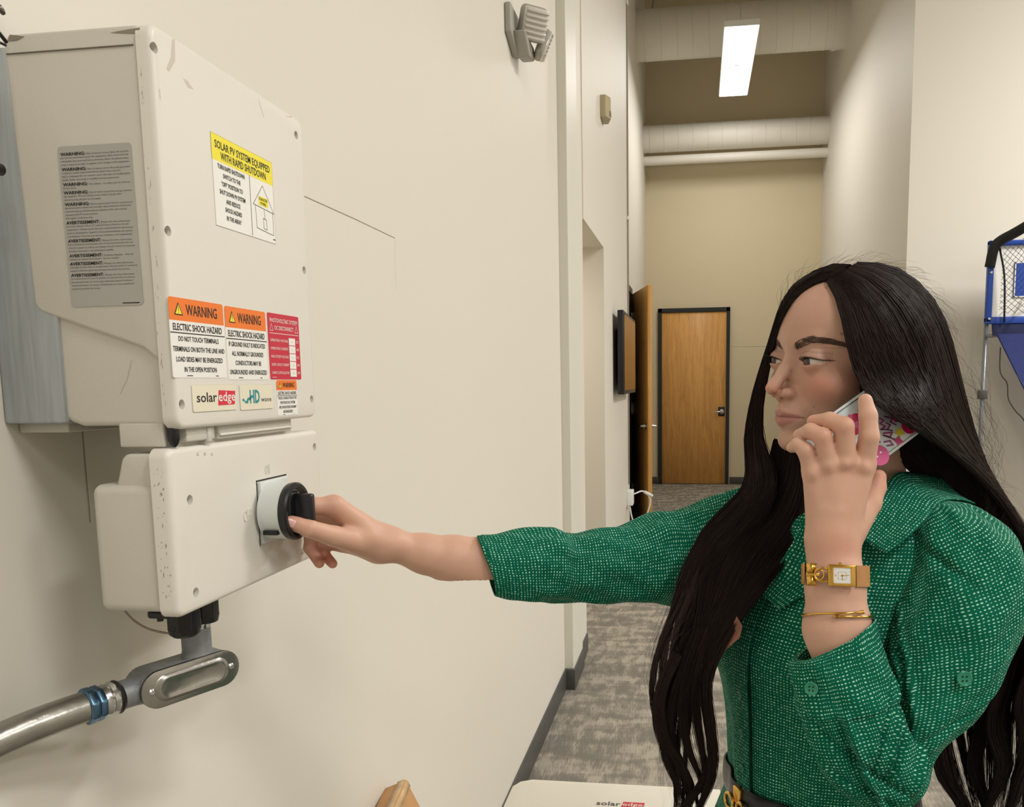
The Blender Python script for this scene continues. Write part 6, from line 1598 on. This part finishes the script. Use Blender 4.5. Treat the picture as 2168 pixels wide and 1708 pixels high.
bm = prism(rounded(Lp - .004, Wp - .004, .009, 6), -.0052, -.0035, 'z')
for v_ in bm.verts: v_.co = Mp @ v_.co
bmesh.ops.recalc_face_normals(bm, faces=bm.faces); from_bm('screen', bm, M_black, phone)
MO = np.array(pc_); 
def PP(l=.0046): return Print(MO + Np * l, D_, -Wd if np.dot(np.cross(D_, -Wd), Np) > 0 else Wd, .0002)
sgn = -1 if np.dot(np.cross(D_, -Wd), Np) > 0 else 1
def loc(px, py):
    d0 = ray(px, py); t_ = (MO - EYE) @ Np / (d0 @ Np); q = EYE + d0 * t_ - MO; return q @ D_, sgn * (q @ Wd)
def star(k, c, r, r2, n=5, rot=.3):
    k.poly([(c[0] + (r if i % 2 == 0 else r2) * math.cos(rot + PI * i / n), c[1] + (r if i % 2 == 0 else r2) * math.sin(rot + PI * i / n)) for i in range(2 * n)])
k = PP(); k.disc(*loc(1810, 893), .0085); star(k, loc(1822, 870), .007, .003); k.disc(*loc(1893, 890), .0035); k.disc(*loc(1920, 905), .0085, 14); k.disc(*loc(1807, 912), .006); k.make('flower_print', M_hotpink, phone, kind='stuff')
k = PP(.0048); k.disc(*loc(1796, 885), .0028); k.disc(*loc(1812, 902), .0042); k.disc(*loc(1857, 966), .0115, 20); star(k, loc(1898, 936), .006, .0035, 4, .8); k.disc(*loc(1768, 934), .004); k.make('bubble_print', M_pink, phone, kind='stuff')
k = PP(.0050); star(k, loc(1900, 918), .0065, .003); k.make('star_print', M_lyellow, phone)
k = PP(.0050); k.disc(*loc(1860, 960), .0012, 10); k.disc(*loc(1853, 969), .0010, 10); k.make('highlight_print', M_stick, phone)
k = PP(.0050)
for pts in ([(1858, 888), (1866, 893), (1859, 900), (1870, 905), (1861, 912), (1874, 912)], [(1872, 898), (1880, 902), (1874, 912), (1884, 914)], [(1866, 920), (1884, 918), (1880, 928), (1866, 924), (1888, 932)], [(1868, 938), (1880, 936), (1886, 944), (1874, 946)],
            [(1868, 884), (1886, 888), (1880, 896), (1892, 902)], [(1855, 930), (1858, 938), (1852, 940)]):
    k.line([loc(*p) for p in pts], .0016)
k.make('scribble_print', M_purple, phone)
k = PP(.0052)
for pts in ([(1858, 890), (1866, 894), (1859, 901), (1870, 906)], [(1866, 921), (1883, 919), (1879, 928)], [(1870, 938), (1880, 937), (1885, 944)]): k.line([loc(*p) for p in pts], .0007)
k.make('scribble_fill', M_pink, phone)
k = PP(.0047); a_ = .0335
k.line([(-.07, sgn * -.0332), (.07, sgn * -.0332)], .0008); k.line([(-.07, sgn * .0332), (.07, sgn * .0332)], .0005); k.make('edge_line', M_black, phone)
# ---- watch
wc = (atY(1716, 1216, .915) + atY(1838, 1218, .915)) / 2
wrist_a = (atY(1768, 1300, .903) - atY(1766, 1150, .918)); wrist_a /= np.linalg.norm(wrist_a)
def wrist_ring(px0, px1, py, y, k_=.80):
    a_, b_ = atY(px0, py, y), atY(px1, py, y); c_ = (a_ + b_) / 2; return c_, np.linalg.norm(b_ - a_) / 2
wtc, wr_ = wrist_ring(1712, 1838, 1217, .914)
def fit_ring(c_):
    ax_n = -wrist_a; x_n = np.array([1., 0, -.02]); y_n = np.cross(ax_n, x_n); y_n = -y_n if y_n[1] > 0 else y_n; y_n /= np.linalg.norm(y_n)
    q = vl - c_; q = q[np.abs(q @ ax_n) < .009]; xs, ys = q @ x_n, q @ y_n
    return c_ + x_n * (xs.max() + xs.min()) / 2 + y_n * (ys.max() + ys.min()) / 2, (xs.max() - xs.min()) / 2, (ys.max() - ys.min()) / 2
wtc, wr_, rv_ = fit_ring(wtc)
watch = thing('wristwatch', tuple(wtc), 'gold rectangular wristwatch on a tan leather strap', 'watch')
X_ = np.array([1., .0, -.02]); X_ /= np.linalg.norm(X_); Ax = -wrist_a; Yv = np.cross(Ax, X_)   # Yv away/towards camera
if Yv[1] > 0: Yv = -Yv
def ringpt(a_, c_, ru, rv, dz=0): return c_ + X_ * ru * math.cos(a_) + Yv * rv * math.sin(a_) + Ax * dz
rv_ = rv_ + .0006; wr_ = wr_ + .0012
V = []; Fc = []; n_ = 80
angs = np.linspace(math.radians(-190), math.radians(62), n_)
for a_ in angs:
    for dz, dr in ((-.0115, 0), (-.0115, .0022), (.0115, .0022), (.0115, 0)): V.append(ringpt(a_, wtc, wr_ - .0006 + dr, rv_ + dr, dz * .92))
for i in range(n_ - 1):
    for j in range(4): Fc.append((i * 4 + j, i * 4 + (j + 1) % 4, i * 4 + 4 + (j + 1) % 4, i * 4 + 4 + j))
Fc += [(3, 2, 1, 0), ((n_ - 1) * 4, (n_ - 1) * 4 + 1, (n_ - 1) * 4 + 2, (n_ - 1) * 4 + 3)]
mesh('strap', V, Fc, M_leather, watch)
fc = wtc + Yv * (rv_ + .0012) + X_ * .0007
fc = wtc + X_ * (atY(1773, 1212, .9)[0] - wtc[0]) + Yv * (rv_ + .0008)
Mw = Matrix(((X_[0], Ax[0], Yv[0], fc[0]), (X_[1], Ax[1], Yv[1], fc[1]), (X_[2], Ax[2], Yv[2], fc[2]), (0, 0, 0, 1)))
cs_ = box('watch_case', (-.0135, .0135, -.0108, .0108, 0, .0052), M_gold, watch, bev=.0009, mtx=Mw)
box('dial', (-.0085, .0088, -.0078, .0078, .0050, .0056), mat('pearl_dial', '#e9e8e2', .25), cs_, mtx=Mw)
bm = bmesh.new(); add_box(bm, -.0092, -.0084, -.0084, .0084, .0045, .0062, mtx=Mw); add_box(bm, .0086, .0094, -.0084, .0084, .0045, .0062, mtx=Mw); add_box(bm, -.0092, .0094, -.0084, -.0077, .0045, .0062, mtx=Mw); add_box(bm, -.0092, .0094, .0077, .0084, .0045, .0062, mtx=Mw)
from_bm('bezel', bm, M_gold, cs_)
k = Print(np.array(Mw @ Vector((0, 0, .0057))), X_, Ax, .0002)
k.line([(0, 0), (.0005, -.0045)], .0007); k.line([(0, 0), (.0062, .0005)], .0006); k.disc(0, 0, .0011, 12); k.disc(-.0062, 0, .0007, 8); k.make('hands', M_gold, cs_)
k = Print(np.array(Mw @ Vector((0, 0, .0057))), X_, Ax, .0001); k.line([(-.004, -.0035), (-.004, .0035), (.004, .0035), (.004, -.0035)], .0002, True); k.make('minute_track', mat('grey_track', '#8a8a84', .5), cs_)
lathe('crown', Mw @ Vector((-.001, .0108, .0025)), tuple(Ax), [(0, .0016), (.0018, .0018), (.0024, .0012)], M_gold, cs_, n=14)
# shackle and lock at the left of the case
sh = [Mw @ Vector(p) for p in ((-.0135, .0060, .002), (-.019, .0068, .002), (-.0245, .0040, .001), (-.0258, 0, 0), (-.0245, -.0040, .001), (-.019, -.0068, .002), (-.0135, -.0060, .002))]
tube('shackle', sh, .0011, M_gold, watch, n=10, res=30)
lp = (wtc + X_ * (atY(1716, 1215, .89)[0] - wtc[0]) + Yv * (rv_ * .80 + .004)); Ml = Matrix(((X_[0], Ax[0], Yv[0], lp[0]), (X_[1], Ax[1], Yv[1], lp[1]), (X_[2], Ax[2], Yv[2], lp[2]), (0, 0, 0, 1)))
box('lock_bar', (-.006, .008, -.0022, .0022, -.002, .0022), M_gold, watch, bev=.0012, mtx=Ml)
for s in (-1, 1):
    V = [Ml @ Vector(p) for p in ((-.006, s * .0015, -.002), (.004, s * .0015, -.002), (.006, s * .0115, -.002), (-.006, s * .0115, -.002), (-.005, s * .0015, .003), (.003, s * .0015, .003), (.005, s * .0115, .002), (-.005, s * .0115, .002))]
    bm = bmesh.new(); vv_ = [bm.verts.new(v_) for v_ in V]
    for f in ((0, 1, 2, 3), (7, 6, 5, 4), (0, 4, 5, 1), (1, 5, 6, 2), (2, 6, 7, 3), (3, 7, 4, 0)): bm.faces.new([vv_[i] for i in f])
    bmesh.ops.recalc_face_normals(bm, faces=bm.faces); bmesh.ops.bevel(bm, geom=list(bm.edges), offset=.0006, segments=2, affect='EDGES'); from_bm('lock_wing', bm, M_gold, watch, smooth=True)
tube('lock_ring', [Vector(tuple(wtc + X_ * (atY(1731, 1213, .89)[0] - wtc[0]) + Yv * (rv_ * .88 + .004))) + (Vector(tuple(X_)) * math.cos(a_) * .0045 + Vector(tuple(Ax)) * math.sin(a_) * .0050) for a_ in np.linspace(0, 2 * PI, 22)], .0011, M_gold, watch, n=8, cap=False)
# ---- bangle with two overlapping ends
bc_, br_ = wrist_ring(1702, 1843, 1300, .905); bc_, br_, bv_ = fit_ring(bc_)
bang = thing('bangle', tuple(bc_), 'thin gold bangle with two beaded ends below the watch', 'bracelet')
pts = []
for th_d in np.linspace(55, 462, 100):
    a_ = math.radians(th_d); dz = np.interp(th_d, [55, 120, 180, 270, 360, 462], [.0050, .0022, -.0028, -.0026, .0006, .0002])
    pts.append(ringpt(a_, bc_, br_ + .0012, bv_ + .0016 + (.0006 if th_d < 120 else 0)) + Ax * dz)
tube('band', pts, .00115, M_gold, bang, n=10)
for e_, e2_ in ((pts[0], pts[4]), (pts[-1], pts[-5])):
    d2 = Vector(tuple(e2_ - e_)).normalized()
    lathe('beaded_end', Vector(tuple(e_)) - d2 * .001, d2, [(0, .0010), (.0008, .0021), (.0016, .0021), (.002, .0014), (.0024, .0021), (.0032, .0021), (.0036, .0014), (.004, .0021), (.0048, .0021), (.0056, .0013)], M_gold, bang, n=16)
bpy.data.objects.remove(_to, do_unlink=True)
